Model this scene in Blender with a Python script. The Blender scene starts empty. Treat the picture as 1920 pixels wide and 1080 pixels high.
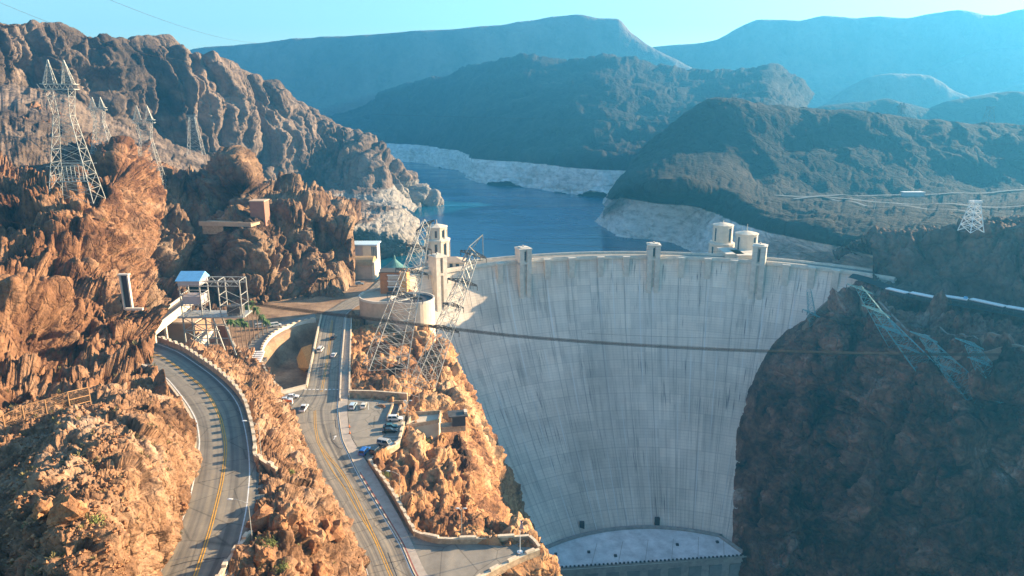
import bpy, bmesh, math, random
import numpy as np
from mathutils import Vector, Matrix
R = math.radians
rng = random.Random(7)

# ------------------------------------------------------------ camera, sky, sun, exposure
F = 1300.0                       # focal length in pixels of a 1920 px wide frame
PITCH = R(14.66)
CAMZ = 100.0
scene = bpy.context.scene
cam_d = bpy.data.cameras.new("camera")
cam_d.sensor_width = 36.0
cam_d.lens = 36.0 * F / 1920.0
cam_d.clip_start = 1.0
cam_d.clip_end = 40000.0
cam = bpy.data.objects.new("camera", cam_d)
cam.location = (0, 0, CAMZ)
cam.rotation_euler = (math.pi / 2 - PITCH, 0, 0)
scene.collection.objects.link(cam)
scene.camera = cam

SUN_AZ, SUN_EL = R(68), R(16)    # azimuth from +Y towards +X
world = bpy.data.worlds.new("World")
scene.world = world
world.use_nodes = True
wn = world.node_tree
wn.nodes.clear()
sky = wn.nodes.new("ShaderNodeTexSky")
sky.sky_type = 'NISHITA'
sky.sun_disc = False
sky.sun_elevation = SUN_EL
sky.sun_rotation = SUN_AZ
sky.altitude = 400
sky.air_density = 1.3
sky.dust_density = 0.8
sky.ozone_density = 3.0
tint = wn.nodes.new("ShaderNodeMix"); tint.data_type = 'RGBA'; tint.blend_type = 'MULTIPLY'
tint.inputs[0].default_value = 1.0
tint.inputs[7].default_value = (0.80, 0.94, 0.97, 1)
bg = wn.nodes.new("ShaderNodeBackground"); bg.inputs[1].default_value = 0.066
wo = wn.nodes.new("ShaderNodeOutputWorld")
wn.links.new(sky.outputs[0], tint.inputs[6])
wn.links.new(tint.outputs[2], bg.inputs[0])
wn.links.new(bg.outputs[0], wo.inputs[0])

sun_d = bpy.data.lights.new("sun", 'SUN')
sun_d.energy = 5.0
sun_d.angle = R(0.5)
sun_d.color = (1.0, 0.74, 0.46)
sun = bpy.data.objects.new("sun", sun_d)
sv = Vector((math.sin(SUN_AZ) * math.cos(SUN_EL), math.cos(SUN_AZ) * math.cos(SUN_EL), math.sin(SUN_EL)))
sun.rotation_euler = sv.to_track_quat('Z', 'Y').to_euler()
scene.collection.objects.link(sun)

scene.view_settings.view_transform = 'Standard'
scene.view_settings.look = 'None'
scene.view_settings.gamma = 1.0
scene.view_settings.exposure = 2.32
scene.view_settings.use_curve_mapping = False
scene.cycles.max_bounces = 6
scene.cycles.diffuse_bounces = 3
scene.cycles.transparent_max_bounces = 12
scene.cycles.volume_bounces = 0
scene.cycles.use_denoising = True

# ------------------------------------------------------------ helpers: measured points
SP, CP = math.sin(PITCH), math.cos(PITCH)
def p(px, py, Y):
    """point at forward distance Y (metres) on the sight line of photo pixel px,py"""
    dx, dy = (px - 960) / F, (540 - py) / F
    k = Y / (dy * SP + CP)
    return Vector((dx * k, Y, CAMZ + (dy * CP - SP) * k))
def q(px, py, z):
    """point at height z on the same sight line"""
    dx, dy = (px - 960) / F, (540 - py) / F
    k = (z - CAMZ) / (dy * CP - SP)
    return Vector((dx * k, (dy * SP + CP) * k, z))
def proj(v):
    x, y, z = v[0], v[1], v[2] - CAMZ
    d = y * CP - z * SP
    return 960 + F * x / d, 540 - F * (y * SP + z * CP) / d
W = lambda x, y, z: Vector((x, y, z))

# ------------------------------------------------------------ helpers: objects
def tag(o, label=None, cat=None, group=None, kind=None):
    if label: o['label'] = label
    if cat: o['category'] = cat
    if group: o['group'] = group
    if kind: o['kind'] = kind
    return o
def link(o, parent=None):
    scene.collection.objects.link(o)
    if parent is not None: o.parent = parent
    return o
def empty(name, loc, rz=0.0):
    o = bpy.data.objects.new(name, None)
    o.empty_display_size = 0.5
    o.location = loc; o.rotation_euler = (0, 0, rz)
    return link(o)
def copy_tree(o, parent=None):
    c = o.copy(); link(c, parent)
    for ch in list(o.children): copy_tree(ch, c)
    return c

class MB:
    def __init__(s): s.v, s.f, s.mi = [], [], []
    def add(s, vs, fs, m=0):
        b = len(s.v); s.v += [tuple(x) for x in vs]
        for f in fs: s.f.append(tuple(b + i for i in f)); s.mi.append(m)
        return s
    def box(s, x0, x1, y0, y1, z0, z1, m=0):
        v = [(x0,y0,z0),(x1,y0,z0),(x1,y1,z0),(x0,y1,z0),(x0,y0,z1),(x1,y0,z1),(x1,y1,z1),(x0,y1,z1)]
        return s.add(v, [(0,3,2,1),(4,5,6,7),(0,1,5,4),(1,2,6,5),(2,3,7,6),(3,0,4,7)], m)
    def obox(s, c, ax, ay, hx, hy, z0, z1, m=0):
        """box with plan axes ax, ay (unit 2-D), half sizes hx, hy"""
        vs = []
        for z in (z0, z1):
            for sx, sy in ((-1,-1),(1,-1),(1,1),(-1,1)):
                vs.append((c[0]+ax[0]*hx*sx+ay[0]*hy*sy, c[1]+ax[1]*hx*sx+ay[1]*hy*sy, z))
        return s.add(vs, [(0,3,2,1),(4,5,6,7),(0,1,5,4),(1,2,6,5),(2,3,7,6),(3,0,4,7)], m)
    def prism(s, poly, z0, z1, m=0):
        n = len(poly)
        vs = [(a[0], a[1], z0) for a in poly] + [(a[0], a[1], z1) for a in poly]
        fs = [tuple(range(n-1, -1, -1)), tuple(range(n, 2*n))]
        fs += [(i, (i+1) % n, n + (i+1) % n, n + i) for i in range(n)]
        return s.add(vs, fs, m)
    def bar(s, a, b, w, n=4, m=0, w2=None):
        a, b = Vector(a), Vector(b); d = b - a
        if d.length < 1e-6: return s
        w2 = w if w2 is None else w2
        d.normalize()
        u = d.cross(Vector((0,0,1)) if abs(d.z) < 0.95 else Vector((1,0,0))).normalized(); v = d.cross(u)
        vs = []
        for pt, r in ((a, w), (b, w2)):
            for i in range(n):
                t = 2*math.pi*(i+.5)/n
                vs.append(pt + (u*math.cos(t) + v*math.sin(t)) * r)
        fs = [(i, (i+1) % n, n+(i+1) % n, n+i) for i in range(n)] + [tuple(range(n-1,-1,-1)), tuple(range(n,2*n))]
        return s.add(vs, fs, m)
    def path(s, pts, w, n=4, m=0):
        for a, b in zip(pts, pts[1:]): s.bar(a, b, w, n, m)
        return s
    def lathe(s, c, prof, n=16, m=0, a0=0.0):
        """prof: (radius, z) pairs from bottom to top"""
        vs = []
        for r, z in prof:
            for i in range(n):
                t = a0 + 2*math.pi*i/n
                vs.append((c[0]+r*math.cos(t), c[1]+r*math.sin(t), c[2]+z))
        fs = []
        for k in range(len(prof)-1):
            for i in range(n):
                j = (i+1) % n
                fs.append((k*n+i, k*n+j, (k+1)*n+j, (k+1)*n+i))
        fs.append(tuple(range(n-1,-1,-1))); L = (len(prof)-1)*n
        fs.append(tuple(range(L, L+n)))
        return s.add(vs, fs, m)
    def build(s, name, mat, parent=None, smooth=False):
        me = bpy.data.meshes.new(name)
        me.from_pydata(s.v, [], s.f)
        mats = mat if isinstance(mat, (list, tuple)) else [mat]
        for m_ in mats: me.materials.append(m_)
        if len(mats) > 1: me.polygons.foreach_set('material_index', s.mi)
        if smooth: me.polygons.foreach_set('use_smooth', [True]*len(me.polygons))
        bm = bmesh.new(); bm.from_mesh(me)
        bmesh.ops.recalc_face_normals(bm, faces=bm.faces); bm.to_mesh(me); bm.free()
        me.update()
        o = bpy.data.objects.new(name, me)
        return link(o, parent)

def grid_mesh(name, P, mat, smooth=True, uv=None, kind='structure'):
    """P: (rows, cols, 3) array"""
    n, m = P.shape[:2]
    me = bpy.data.meshes.new(name)
    me.vertices.add(n*m); me.vertices.foreach_set('co', P.reshape(-1).astype(np.float32))
    idx = np.arange(n*m).reshape(n, m)
    quads = np.stack([idx[:-1,:-1], idx[1:,:-1], idx[1:,1:], idx[:-1,1:]], -1).reshape(-1)
    nf = (n-1)*(m-1)
    me.loops.add(nf*4); me.loops.foreach_set('vertex_index', quads.astype(np.int32))
    me.polygons.add(nf)
    me.polygons.foreach_set('loop_start', np.arange(0, nf*4, 4, dtype=np.int32))
    me.polygons.foreach_set('use_smooth', np.full(nf, smooth))
    if uv is not None:
        l = me.uv_layers.new(name='uv')
        l.data.foreach_set('uv', uv.reshape(-1, 2)[quads].reshape(-1).astype(np.float32))
    me.update(calc_edges=True)
    me.materials.append(mat)
    o = bpy.data.objects.new(name, me)
    if kind: o['kind'] = kind
    return link(o)

# ------------------------------------------------------------ helpers: noise (numpy)
def _hash(ix, iy, iz, seed):
    h = (ix.astype(np.int64)*374761393 + iy.astype(np.int64)*668265263 + iz.astype(np.int64)*2147483647*3 + seed*1274126177) & 0xffffffff
    h = ((h ^ (h >> 13)) * 1274126177) & 0xffffffff
    h = ((h ^ (h >> 16)) * 2246822519) & 0xffffffff
    return ((h ^ (h >> 15)) & 0xffff) / 65535.0
def vnoise(P, seed=0):
    i = np.floor(P).astype(np.int64); f = P - i
    f = f*f*f*(f*(f*6-15)+10)
    x, y, z = i[..., 0], i[..., 1], i[..., 2]
    r = 0
    for dx in (0, 1):
        wx = f[..., 0] if dx else 1-f[..., 0]
        for dy in (0, 1):
            wy = f[..., 1] if dy else 1-f[..., 1]
            for dz in (0, 1):
                wz = f[..., 2] if dz else 1-f[..., 2]
                r = r + _hash(x+dx, y+dy, z+dz, seed)*wx*wy*wz
    return r*2-1
def fbm(P, octv=4, seed=0, ridge=False):
    a, s, t = 1.0, 0.0, 0.0
    for k in range(octv):
        v = vnoise(P*(2.03**k) + k*17.3, seed+k)
        if ridge: v = 1-2*np.abs(v)
        s = s + a*v; t += a; a *= 0.52
    return s/t
def facets(P, seed=0):
    """tilted block noise: each jittered cell is a plane with its own height and tilt; also crack distance"""
    i = np.floor(P).astype(np.int64)
    f1 = np.full(P.shape[:-1], 9.0); f2 = f1.copy(); val = np.zeros_like(f1)
    for dx in (-1, 0, 1):
        for dy in (-1, 0, 1):
            for dz in (-1, 0, 1):
                cx, cy, cz = i[..., 0]+dx, i[..., 1]+dy, i[..., 2]+dz
                jx, jy, jz = (_hash(cx, cy, cz, seed+s_) for s_ in (1, 2, 3))
                ex, ey, ez = P[..., 0]-cx-jx, P[..., 1]-cy-jy, P[..., 2]-cz-jz
                d = ex*ex+ey*ey+ez*ez
                tx, ty, tz = (_hash(cx, cy, cz, seed+s_)*2-1 for s_ in (4, 5, 6))
                pl = (_hash(cx, cy, cz, seed+7)*2-1)*0.6 + 0.8*(ex*tx+ey*ty+ez*tz)
                near = d < f1
                f2 = np.where(near, f1, np.minimum(f2, d))
                val = np.where(near, pl, val)
                f1 = np.where(near, d, f1)
    return val, np.sqrt(f2)-np.sqrt(f1)

def _resample(C, t):
    """C (k, ..., 3) control points, t in [0, k-1]: softened Catmull-Rom"""
    k = C.shape[0]
    i = np.clip(np.floor(t).astype(int), 0, k-2); f = (t-i)
    g = lambda j: C[np.clip(j, 0, k-1)]
    sh = (-1,)+(1,)*(C.ndim-1); f = f.reshape(sh)
    p0, p1, p2, p3 = g(i-1), g(i), g(i+1), g(i+2)
    T = 0.36
    m1, m2 = (p2-p0)*T, (p3-p1)*T
    f2, f3 = f*f, f*f*f
    return (2*f3-3*f2+1)*p1 + (f3-2*f2+f)*m1 + (-2*f3+3*f2)*p2 + (f3-f2)*m2

def sheet(name, rows, mat, px=2.0, disp=None, fade=(0, 0, 0, 0), cap=(700, 900), smooth=True, kind='structure', post=None, wrow=None):
    """rows: lists of points (top row first, left to right); disp(P, N) -> offset vectors"""
    C = np.array([[tuple(v) for v in r] for r in rows], float)
    X = C[..., 0]; Yd = np.maximum(C[..., 1]*CP - (C[..., 2]-CAMZ)*SP, 40.0)
    S = C / Yd[..., None] * F            # roughly pixel-sized coordinates
    dc = np.linalg.norm(np.diff(S, axis=1), axis=2).mean(0); dr = np.linalg.norm(np.diff(S, axis=0), axis=2).mean(1)
    def param(d, cap_):
        d = np.minimum(d, 1200); n = int(min(cap_, max(12, d.sum()/px)))
        c = np.concatenate([[0], np.cumsum(d)]); return np.interp(np.linspace(0, c[-1], n), c, np.arange(len(c)))
    tr, tc = param(dr, cap[0]), param(dc, cap[1])
    P = _resample(C, tr)                               # (n, cols, 3)
    P = np.swapaxes(_resample(np.swapaxes(P, 0, 1), tc), 0, 1)
    gu = np.gradient(P, axis=1); gv = np.gradient(P, axis=0)
    N = np.cross(gu, gv); N /= np.linalg.norm(N, axis=2, keepdims=True)+1e-9
    camv = np.array([0, 0, CAMZ]) - P
    s = np.sign((N*camv).sum(2).mean()); N *= s if s else 1
    if disp is not None:
        D = disp(P, N)
        n, m = P.shape[:2]
        wgt = np.ones((n, m))
        a = np.arange(n)[:, None]*np.ones((1, m)); b = np.ones((n, 1))*np.arange(m)[None]
        for k, (dist, w_) in enumerate(zip((a, n-1-a, b, m-1-b), fade)):
            if w_: wgt *= np.clip(dist/w_, 0, 1)**0.8
        if wrow: wgt *= np.interp(tr, np.arange(len(wrow)), wrow)[:, None]
        P = P + D*wgt[..., None]
    if post is not None: P = post(P)
    return grid_mesh(name, P, mat, smooth, kind=kind)

def rockdisp(big=(14, 2.5), mid=(5, 1.0), small=(1.8, .35), fb=(30, 2.0), flute=None, seed=0, zs=0.75, fz=0.16, joints=1.0):
    def f(P, N):
        def wv(sc_):
            Q_ = P/(sc_*1.1); return np.stack([vnoise(Q_+11, seed+50)+.45*vnoise(Q_*2.7+3, seed+51), vnoise(Q_+31, seed+60)+.45*vnoise(Q_*2.7+5, seed+61), vnoise(Q_+71, seed+70)+.45*vnoise(Q_*2.7+7, seed+71)], -1)*sc_
        A = np.zeros(P.shape[:2])
        if fb: A += fbm(P/fb[0], 5, seed+1, ridge=True)*fb[1]
        for (sc_, am), sd, zq in zip((big, mid, small), (3, 20, 40), (zs, .5+.5*zs, 1.0)):
            if am:
                Q = (P + wv(sc_)*0.30)/sc_; Q[..., 2] *= zq
                v, c = facets(Q, seed+sd)
                A += am*v - am*0.55*np.clip(1-c*7, 0, 1)
        if joints and mid[1]:
            w_ = wv(mid[0]*2.2)
            for dr, k_, a_ in (((.30, .12, .95), .85, .55), ((.86, -.30, .42), 1.25, .45), ((-.2, .95, .2), 1.6, .3)):
                d_ = np.array(dr); tt = ((P + w_*.10)*d_).sum(-1)/(mid[0]*k_)
                lvl = np.floor(tt); fr = tt-lvl
                A += mid[1]*joints*a_*(fr + .7*_hash(lvl, lvl*0+3, lvl*0+7, seed+77) - .8)
        if flute:
            sc_, am = flute
            Q = (P + wv(sc_)*0.30)/sc_; Q[..., 2] *= fz
            v1, v2, v3 = (np.abs(vnoise(Q*k_+k_*3, seed+90)) for k_ in (1.0, 2.3, 5.1))
            A += am*(1.7*v1**.8 + .75*v2**.8 + .3*v3**.8 - .9)
        A += fbm(P/1.1, 3, seed+9)*min(small[1]*0.6, .3)
        D = N*A[..., None]
        return D
    return f

# ------------------------------------------------------------ materials
MATS = {}
def newmat(name, rough=0.9, spec=0.3):
    m = bpy.data.materials.new(name); m.use_nodes = True
    b = m.node_tree.nodes['Principled BSDF']
    b.inputs['Roughness'].default_value = rough
    b.inputs['Specular IOR Level'].default_value = spec
    MATS[name] = m
    return m, m.node_tree, b
def nd(t, kind, **kw):
    n = t.nodes.new(kind)
    for k, v in kw.items():
        if k.startswith('i_'): n.inputs[k[2:].replace('_', ' ')].default_value = v
        else: setattr(n, k, v)
    return n
def ramp(t, src, stops):
    r = t.nodes.new('ShaderNodeValToRGB')
    e = r.color_ramp.elements
    while len(e) < len(stops): e.new(0.5)
    for x, (pos, col) in zip(e, stops):
        x.position = pos; x.color = (*col, 1) if len(col) == 3 else col
    t.links.new(src, r.inputs[0]); return r.outputs[0]
def mixc(t, fac, a, b, mode='MIX'):
    m = t.nodes.new('ShaderNodeMix'); m.data_type = 'RGBA'; m.blend_type = mode
    for s, v in ((0, fac), (6, a), (7, b)):
        if hasattr(v, 'links'): t.links.new(v, m.inputs[s])
        elif isinstance(v, (int, float)): m.inputs[s].default_value = v
        else: m.inputs[s].default_value = (*v, 1)
    return m.outputs[2]
def math_(t, op, a, b=None, c=None, clamp=False):
    m = t.nodes.new('ShaderNodeMath'); m.operation = op; m.use_clamp = clamp
    for i, v in enumerate((a, b, c)):
        if v is None: continue
        if hasattr(v, 'links'): t.links.new(v, m.inputs[i])
        else: m.inputs[i].default_value = v
    return m.outputs[0]
def noise(t, vec, scale, detail=5, rough=.6, dist=0.0):
    n = nd(t, 'ShaderNodeTexNoise'); n.inputs['Scale'].default_value = scale; n.inputs['Detail'].default_value = detail
    n.inputs['Roughness'].default_value = rough; n.inputs['Distortion'].default_value = dist
    t.links.new(vec, n.inputs['Vector']); return n.outputs[0]
def scaled(t, vec, s):
    m = nd(t, 'ShaderNodeVectorMath', operation='MULTIPLY'); t.links.new(vec, m.inputs[0]); m.inputs[1].default_value = s
    return m.outputs[0]
def bump(t, b, h, dist, strength=1.0):
    n = nd(t, 'ShaderNodeBump'); n.inputs['Distance'].default_value = dist; n.inputs['Strength'].default_value = strength
    t.links.new(h, n.inputs['Height']); t.links.new(n.outputs[0], b.inputs['Normal'])

def rock_mat(name, cols, scale=0.05, fine=0.6, bdist=0.5, ring=None, cracks=True, dark=0.36, band=None):
    m, t, b = newmat(name, 0.95, 0.15)
    geo = nd(t, 'ShaderNodeNewGeometry'); pos = geo.outputs['Position']
    n1 = noise(t, pos, scale, 6, .62, .6)
    k = len(cols)
    c = ramp(t, n1, [(0.30+0.42*i/(k-1), col) for i, col in enumerate(cols)])
    n2 = noise(t, pos, fine, 6, .7)
    c = mixc(t, 0.75, c, ramp(t, n2, [(.3, (dark,)*3), (.5, (.95,)*3), (.72, (1.35, 1.32, 1.25))]), 'MULTIPLY')
    st = noise(t, scaled(t, pos, (1, 1, .18)), fine*0.5, 4, .6)
    c = mixc(t, 0.5, c, ramp(t, st, [(.38, (.6, .56, .54)), (.52, (1, 1, 1))]), 'MULTIPLY')
    h = math_(t, 'ADD', n2, math_(t, 'MULTIPLY', n1, 1.0))
    if cracks:
        v = nd(t, 'ShaderNodeTexVoronoi', feature='DISTANCE_TO_EDGE'); v.inputs['Scale'].default_value = fine*0.55
        dv = nd(t, 'ShaderNodeVectorMath', operation='ADD')
        nn = nd(t, 'ShaderNodeTexNoise'); nn.inputs['Scale'].default_value = fine*0.5; t.links.new(pos, nn.inputs['Vector'])
        sc_ = nd(t, 'ShaderNodeVectorMath', operation='SCALE'); t.links.new(nn.outputs[1], sc_.inputs[0]); sc_.inputs['Scale'].default_value = 1.6/fine
        t.links.new(pos, dv.inputs[0]); t.links.new(sc_.outputs[0], dv.inputs[1])
        t.links.new(scaled(t, dv.outputs[0], (1, 1, .6)), v.inputs['Vector'])
        cr = ramp(t, v.outputs['Distance'], [(0.0, (.0,)*3), (.10, (1,)*3)])
        c = mixc(t, 0.18, c, cr, 'MULTIPLY')
        h = math_(t, 'ADD', h, math_(t, 'MULTIPLY', cr, .25))
    if ring:
        z_top, col = ring
        sep = nd(t, 'ShaderNodeSeparateXYZ'); t.links.new(pos, sep.inputs[0])
        wob = math_(t, 'MULTIPLY', noise(t, pos, .03, 3), 2.5)
        zz = math_(t, 'ADD', sep.outputs[2], wob)
        f = math_(t, 'MULTIPLY', math_(t, 'SUBTRACT', z_top+1.2, zz), 0.9, clamp=True)
        rc = ramp(t, noise(t, scaled(t, pos, (.6, .6, 1.6)), .12, 7, .75), [(.32, tuple(.38*x for x in col)), (.5, tuple(.8*x for x in col)), (.7, tuple(1.1*x for x in col))])
        c = mixc(t, f, c, rc)
    t.links.new(c, b.inputs['Base Color'])
    bump(t, b, h, bdist)
    return m
def flat_mat(name, col, rough=.8, var=.25, scale=.5, metal=0.0, bdist=0.0, spec=.3):
    m, t, b = newmat(name, rough, spec)
    b.inputs['Metallic'].default_value = metal
    geo = nd(t, 'ShaderNodeNewGeometry'); pos = geo.outputs['Position']
    n = noise(t, pos, scale, 5, .65)
    c = mixc(t, 1.0, col, ramp(t, n, [(.3, (1-var,)*3), (.7, (1+var*.6,)*3)]), 'MULTIPLY')
    t.links.new(c, b.inputs['Base Color'])
    if bdist: bump(t, b, n, bdist)
    return m

# ------------------------------------------------------------ materials of the setting
ORANGE = [(0.044,0.0238,0.0158), (0.132,0.0634,0.0352), (0.246,0.128,0.0686), (0.308,0.18,0.106), (0.37,0.255,0.176)]
TAN    = [(0.0484,0.0317,0.0238), (0.132,0.0792,0.0528), (0.238,0.15,0.0924), (0.317,0.216,0.141), (0.37,0.282,0.202)]
GREYB  = [(.035,.028,.024), (.09,.068,.054), (.17,.128,.10), (.25,.19,.148), (.32,.26,.21)]
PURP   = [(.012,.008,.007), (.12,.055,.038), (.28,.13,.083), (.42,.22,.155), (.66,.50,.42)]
DARKH  = [(.008,.008,.008), (.017,.015,.013), (.028,.024,.020), (.055,.045,.037)]  # tones lowered to stand in for the shade on the hill slopes
M_near = rock_mat("rock_orange", ORANGE, .045, .55, .9)
M_low  = rock_mat("rock_pale_orange", [(0.0616,0.0334,0.0211), (0.194,0.106,0.0598), (0.308,0.176,0.101), (0.361,0.229,0.145), (0.387,0.282,0.207)], .06, .7, .6)
M_mid  = rock_mat("rock_tan", TAN, .03, .35, 1.2)
M_far  = rock_mat("rock_grey_brown", GREYB, .012, .12, 3.0, ring=(-6.0, (.34,.31,.27)))
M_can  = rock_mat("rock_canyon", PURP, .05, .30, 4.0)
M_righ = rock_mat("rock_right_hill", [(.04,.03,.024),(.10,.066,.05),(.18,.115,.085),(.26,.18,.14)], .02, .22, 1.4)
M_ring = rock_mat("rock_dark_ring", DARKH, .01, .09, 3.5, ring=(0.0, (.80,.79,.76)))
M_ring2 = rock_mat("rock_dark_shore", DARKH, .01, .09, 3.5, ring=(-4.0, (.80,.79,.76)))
M_mtn  = rock_mat("rock_mountain", [(.10,.085,.075),(.16,.13,.115),(.24,.20,.17)], .0018, .012, 20, cracks=False)

def ground_mat():
    m, t, b = newmat("ground_dirt", .95, .1)
    pos = nd(t, 'ShaderNodeNewGeometry').outputs['Position']
    c = ramp(t, noise(t, pos, .08, 6, .65), [(.3, (.16,.10,.065)), (.5, (.32,.21,.13)), (.7, (.46,.32,.21))])
    n2 = noise(t, pos, 1.3, 5, .7)
    c = mixc(t, .6, c, ramp(t, n2, [(.3, (.5,)*3), (.7, (1.2,)*3)]), 'MULTIPLY')
    t.links.new(c, b.inputs['Base Color']); bump(t, b, n2, .25)
    return m
M_ground = ground_mat()

def dam_mat():
    m, t, b = newmat("dam_concrete", .88, .25)
    uv = nd(t, 'ShaderNodeUVMap', uv_map='uv').outputs[0]
    sep = nd(t, 'ShaderNodeSeparateXYZ'); t.links.new(uv, sep.inputs[0]); u, v = sep.outputs[0], sep.outputs[1]
    def line(x, period, width, soft=.5):
        f = math_(t, 'PINGPONG', x, period/2)                      # 0 at the line
        return math_(t, 'SUBTRACT', 1.0, math_(t, 'DIVIDE', f, width), clamp=True)
    def cell(a, b_, seed):
        cmb = nd(t, 'ShaderNodeCombineXYZ')
        t.links.new(math_(t, 'FLOOR', math_(t, 'DIVIDE', u, a)), cmb.inputs[0]); t.links.new(math_(t, 'FLOOR', math_(t, 'DIVIDE', v, b_)), cmb.inputs[1])
        cmb.inputs[2].default_value = seed
        w = nd(t, 'ShaderNodeTexWhiteNoise'); t.links.new(cmb.outputs[0], w.inputs['Vector']); return w.outputs['Value']
    base = ramp(t, noise(t, scaled(t, uv, (.012, .02, 1)), 1.0, 5, .6), [(.3, (.56,.49,.41)), (.5, (.76,.67,.565)), (.7, (.86,.77,.66))])
    blk = math_(t, 'ADD', math_(t, 'MULTIPLY', cell(9.4, 4.57, 1), .5), math_(t, 'MULTIPLY', cell(18.8, 18.3, 2), .5))
    c = mixc(t, 1.0, base, ramp(t, blk, [(0, (.82,.83,.84)), (1, (1.1,1.09,1.07))]), 'MULTIPLY')
    # vertical weather streaks
    s1 = noise(t, scaled(t, uv, (.35, .02, 1)), 1.0, 6, .7)
    c = mixc(t, .55, c, ramp(t, s1, [(.36, (.42,.42,.43)), (.47, (.9,.9,.9)), (.6, (1,1,1)), (.72, (1.14,1.13,1.1))]), 'MULTIPLY')
    s2 = noise(t, scaled(t, uv, (.9, .055, 1)), 1.0, 3, .5)
    s3 = noise(t, scaled(t, uv, (.03, .03, 1)), 1.0, 3, .5)
    st = math_(t, 'MULTIPLY', math_(t, 'MULTIPLY', math_(t, 'SUBTRACT', s2, .585), 9.0, clamp=True), math_(t, 'MULTIPLY', math_(t, 'SUBTRACT', s3, .47), 7.0, clamp=True))
    c = mixc(t, math_(t, 'MULTIPLY', st, .9), c, (.10,.10,.10))
    # lift lines and contraction joints
    wob = math_(t, 'MULTIPLY', math_(t, 'SUBTRACT', s2, .5), .25)
    l1 = math_(t, 'MULTIPLY', line(math_(t, 'ADD', v, wob), 1.524, .17), math_(t, 'ADD', .06, math_(t, 'MULTIPLY', s3, .34)))
    l2 = math_(t, 'MULTIPLY', line(v, 1.524*6, .35), .3)
    j1 = math_(t, 'MULTIPLY', line(u, 9.4, .22), .25)
    j2 = math_(t, 'MULTIPLY', line(math_(t, 'ADD', u, 4.0), 18.8, .45), .6)
    ln = math_(t, 'MAXIMUM', math_(t, 'MAXIMUM', l1, l2), math_(t, 'MAXIMUM', j1, j2))
    c = mixc(t, ln, c, (.17,.17,.17))
    # pale lime streaks along some joints
    pj = math_(t, 'MULTIPLY', line(math_(t, 'ADD', u, 2.6), 9.4, .8), math_(t, 'MULTIPLY', math_(t, 'SUBTRACT', noise(t, scaled(t, uv, (.2, .018, 1)), 1.0, 3), .48), 6, clamp=True))
    c = mixc(t, math_(t, 'MULTIPLY', pj, .75), c, (.72,.72,.70))
    t.links.new(c, b.inputs['Base Color'])
    h = math_(t, 'ADD', math_(t, 'MULTIPLY', ln, -.5), math_(t, 'MULTIPLY', blk, .35))
    bump(t, b, h, .35)
    return m
M_dam = dam_mat()
M_conc = flat_mat("pale_concrete", (.62,.56,.47), .85, .22, .35, bdist=.05)
M_concd = flat_mat("grey_concrete", (.36,.34,.31), .9, .3, .3, bdist=.05)
M_wallst = flat_mat("stone_wall", (.46,.33,.21), .9, .4, .9, bdist=.12)
M_cope = flat_mat("stone_coping", (.62,.51,.37), .85, .25, .9, bdist=.05)
M_white = flat_mat("white_paint", (.78,.78,.76), .6, .12, .8)
M_yel = flat_mat("yellow_paint", (.60,.33,.06), .75, .35, 1.2)
M_wline = flat_mat("line_white", (.66,.66,.64), .75, .3, 1.5)
M_side = flat_mat("sidewalk", (.40,.345,.29), .9, .25, .4)

def road_mat(name, a, b_, lane, streak):
    m, t, b = newmat(name, .85, .35)
    uv = nd(t, 'ShaderNodeUVMap', uv_map='uv').outputs[0]
    pos = nd(t, 'ShaderNodeNewGeometry').outputs['Position']
    sp = nd(t, 'ShaderNodeSeparateXYZ'); t.links.new(uv, sp.inputs[0])
    n = noise(t, pos, .25, 6, .7)
    c = ramp(t, n, [(.3, a), (.7, b_)])
    tr = noise(t, scaled(t, uv, (lane, .008, 1)), 1.0, 3, .5)
    c = mixc(t, streak, c, ramp(t, tr, [(.38, (.55,.55,.57)), (.5, (1,1,1)), (.64, (1.45,1.36,1.2))]), 'MULTIPLY')
    v = nd(t, 'ShaderNodeTexVoronoi', feature='DISTANCE_TO_EDGE'); v.inputs['Scale'].default_value = .11; t.links.new(pos, v.inputs['Vector'])
    crk = ramp(t, v.outputs['Distance'], [(0.0, (.45,)*3), (.02, (1,)*3)])
    c = mixc(t, .8, c, crk, 'MULTIPLY')
    t.links.new(c, b.inputs['Base Color']); bump(t, b, noise(t, pos, 3, 3), .02)
    return m
M_asph = road_mat("asphalt_upper", (.165,.148,.122), (.24,.215,.175), 9.0, .8)
M_asph2 = road_mat("asphalt_lower", (.185,.165,.135), (.27,.24,.195), 12.0, .95)
M_lot = road_mat("asphalt_lot", (.20,.18,.15), (.29,.26,.215), 3.0, .4)

# ------------------------------------------------------------ dam geometry
DC = (81.0, 262.0); DR = 204.0
def d_off(z):
    d = max(0.0, -z); return 98.0*(d/145.0)**1.5
def dpt(th, z, out=0.0):
    """point of the downstream face at angle th (deg); out > 0 goes downstream"""
    r = DR - d_off(z) - out; a = R(th)
    return W(DC[0]+r*math.sin(a), DC[1]+r*math.cos(a), z)
def dcyl(th, r, z):
    a = R(th); return W(DC[0]+r*math.sin(a), DC[1]+r*math.cos(a), z)
def dam_hit(px, py, push=0.0):
    z = -177.0; last = None
    while z < 0:
        v = q(px, py, z)
        if math.hypot(v.x-DC[0], v.y-DC[1]) - (DR-d_off(z)) < 0: break
        z += .25
    v = q(px, py, z); d = Vector((v.x-DC[0], v.y-DC[1], 0)).normalized()
    return v + d*push
def th_at(px):
    lo, hi = -60.0, 60.0
    for _ in range(50):
        mid = (lo+hi)/2
        if proj(dcyl(mid, DR, 0))[0] < px: lo = mid
        else: hi = mid
    return lo
T0, T1 = -47.0, 46.5
ths = np.linspace(T0, T1, 220); zs = np.concatenate([np.linspace(1.2, 0, 3), np.linspace(-1, -178, 110)])
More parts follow.
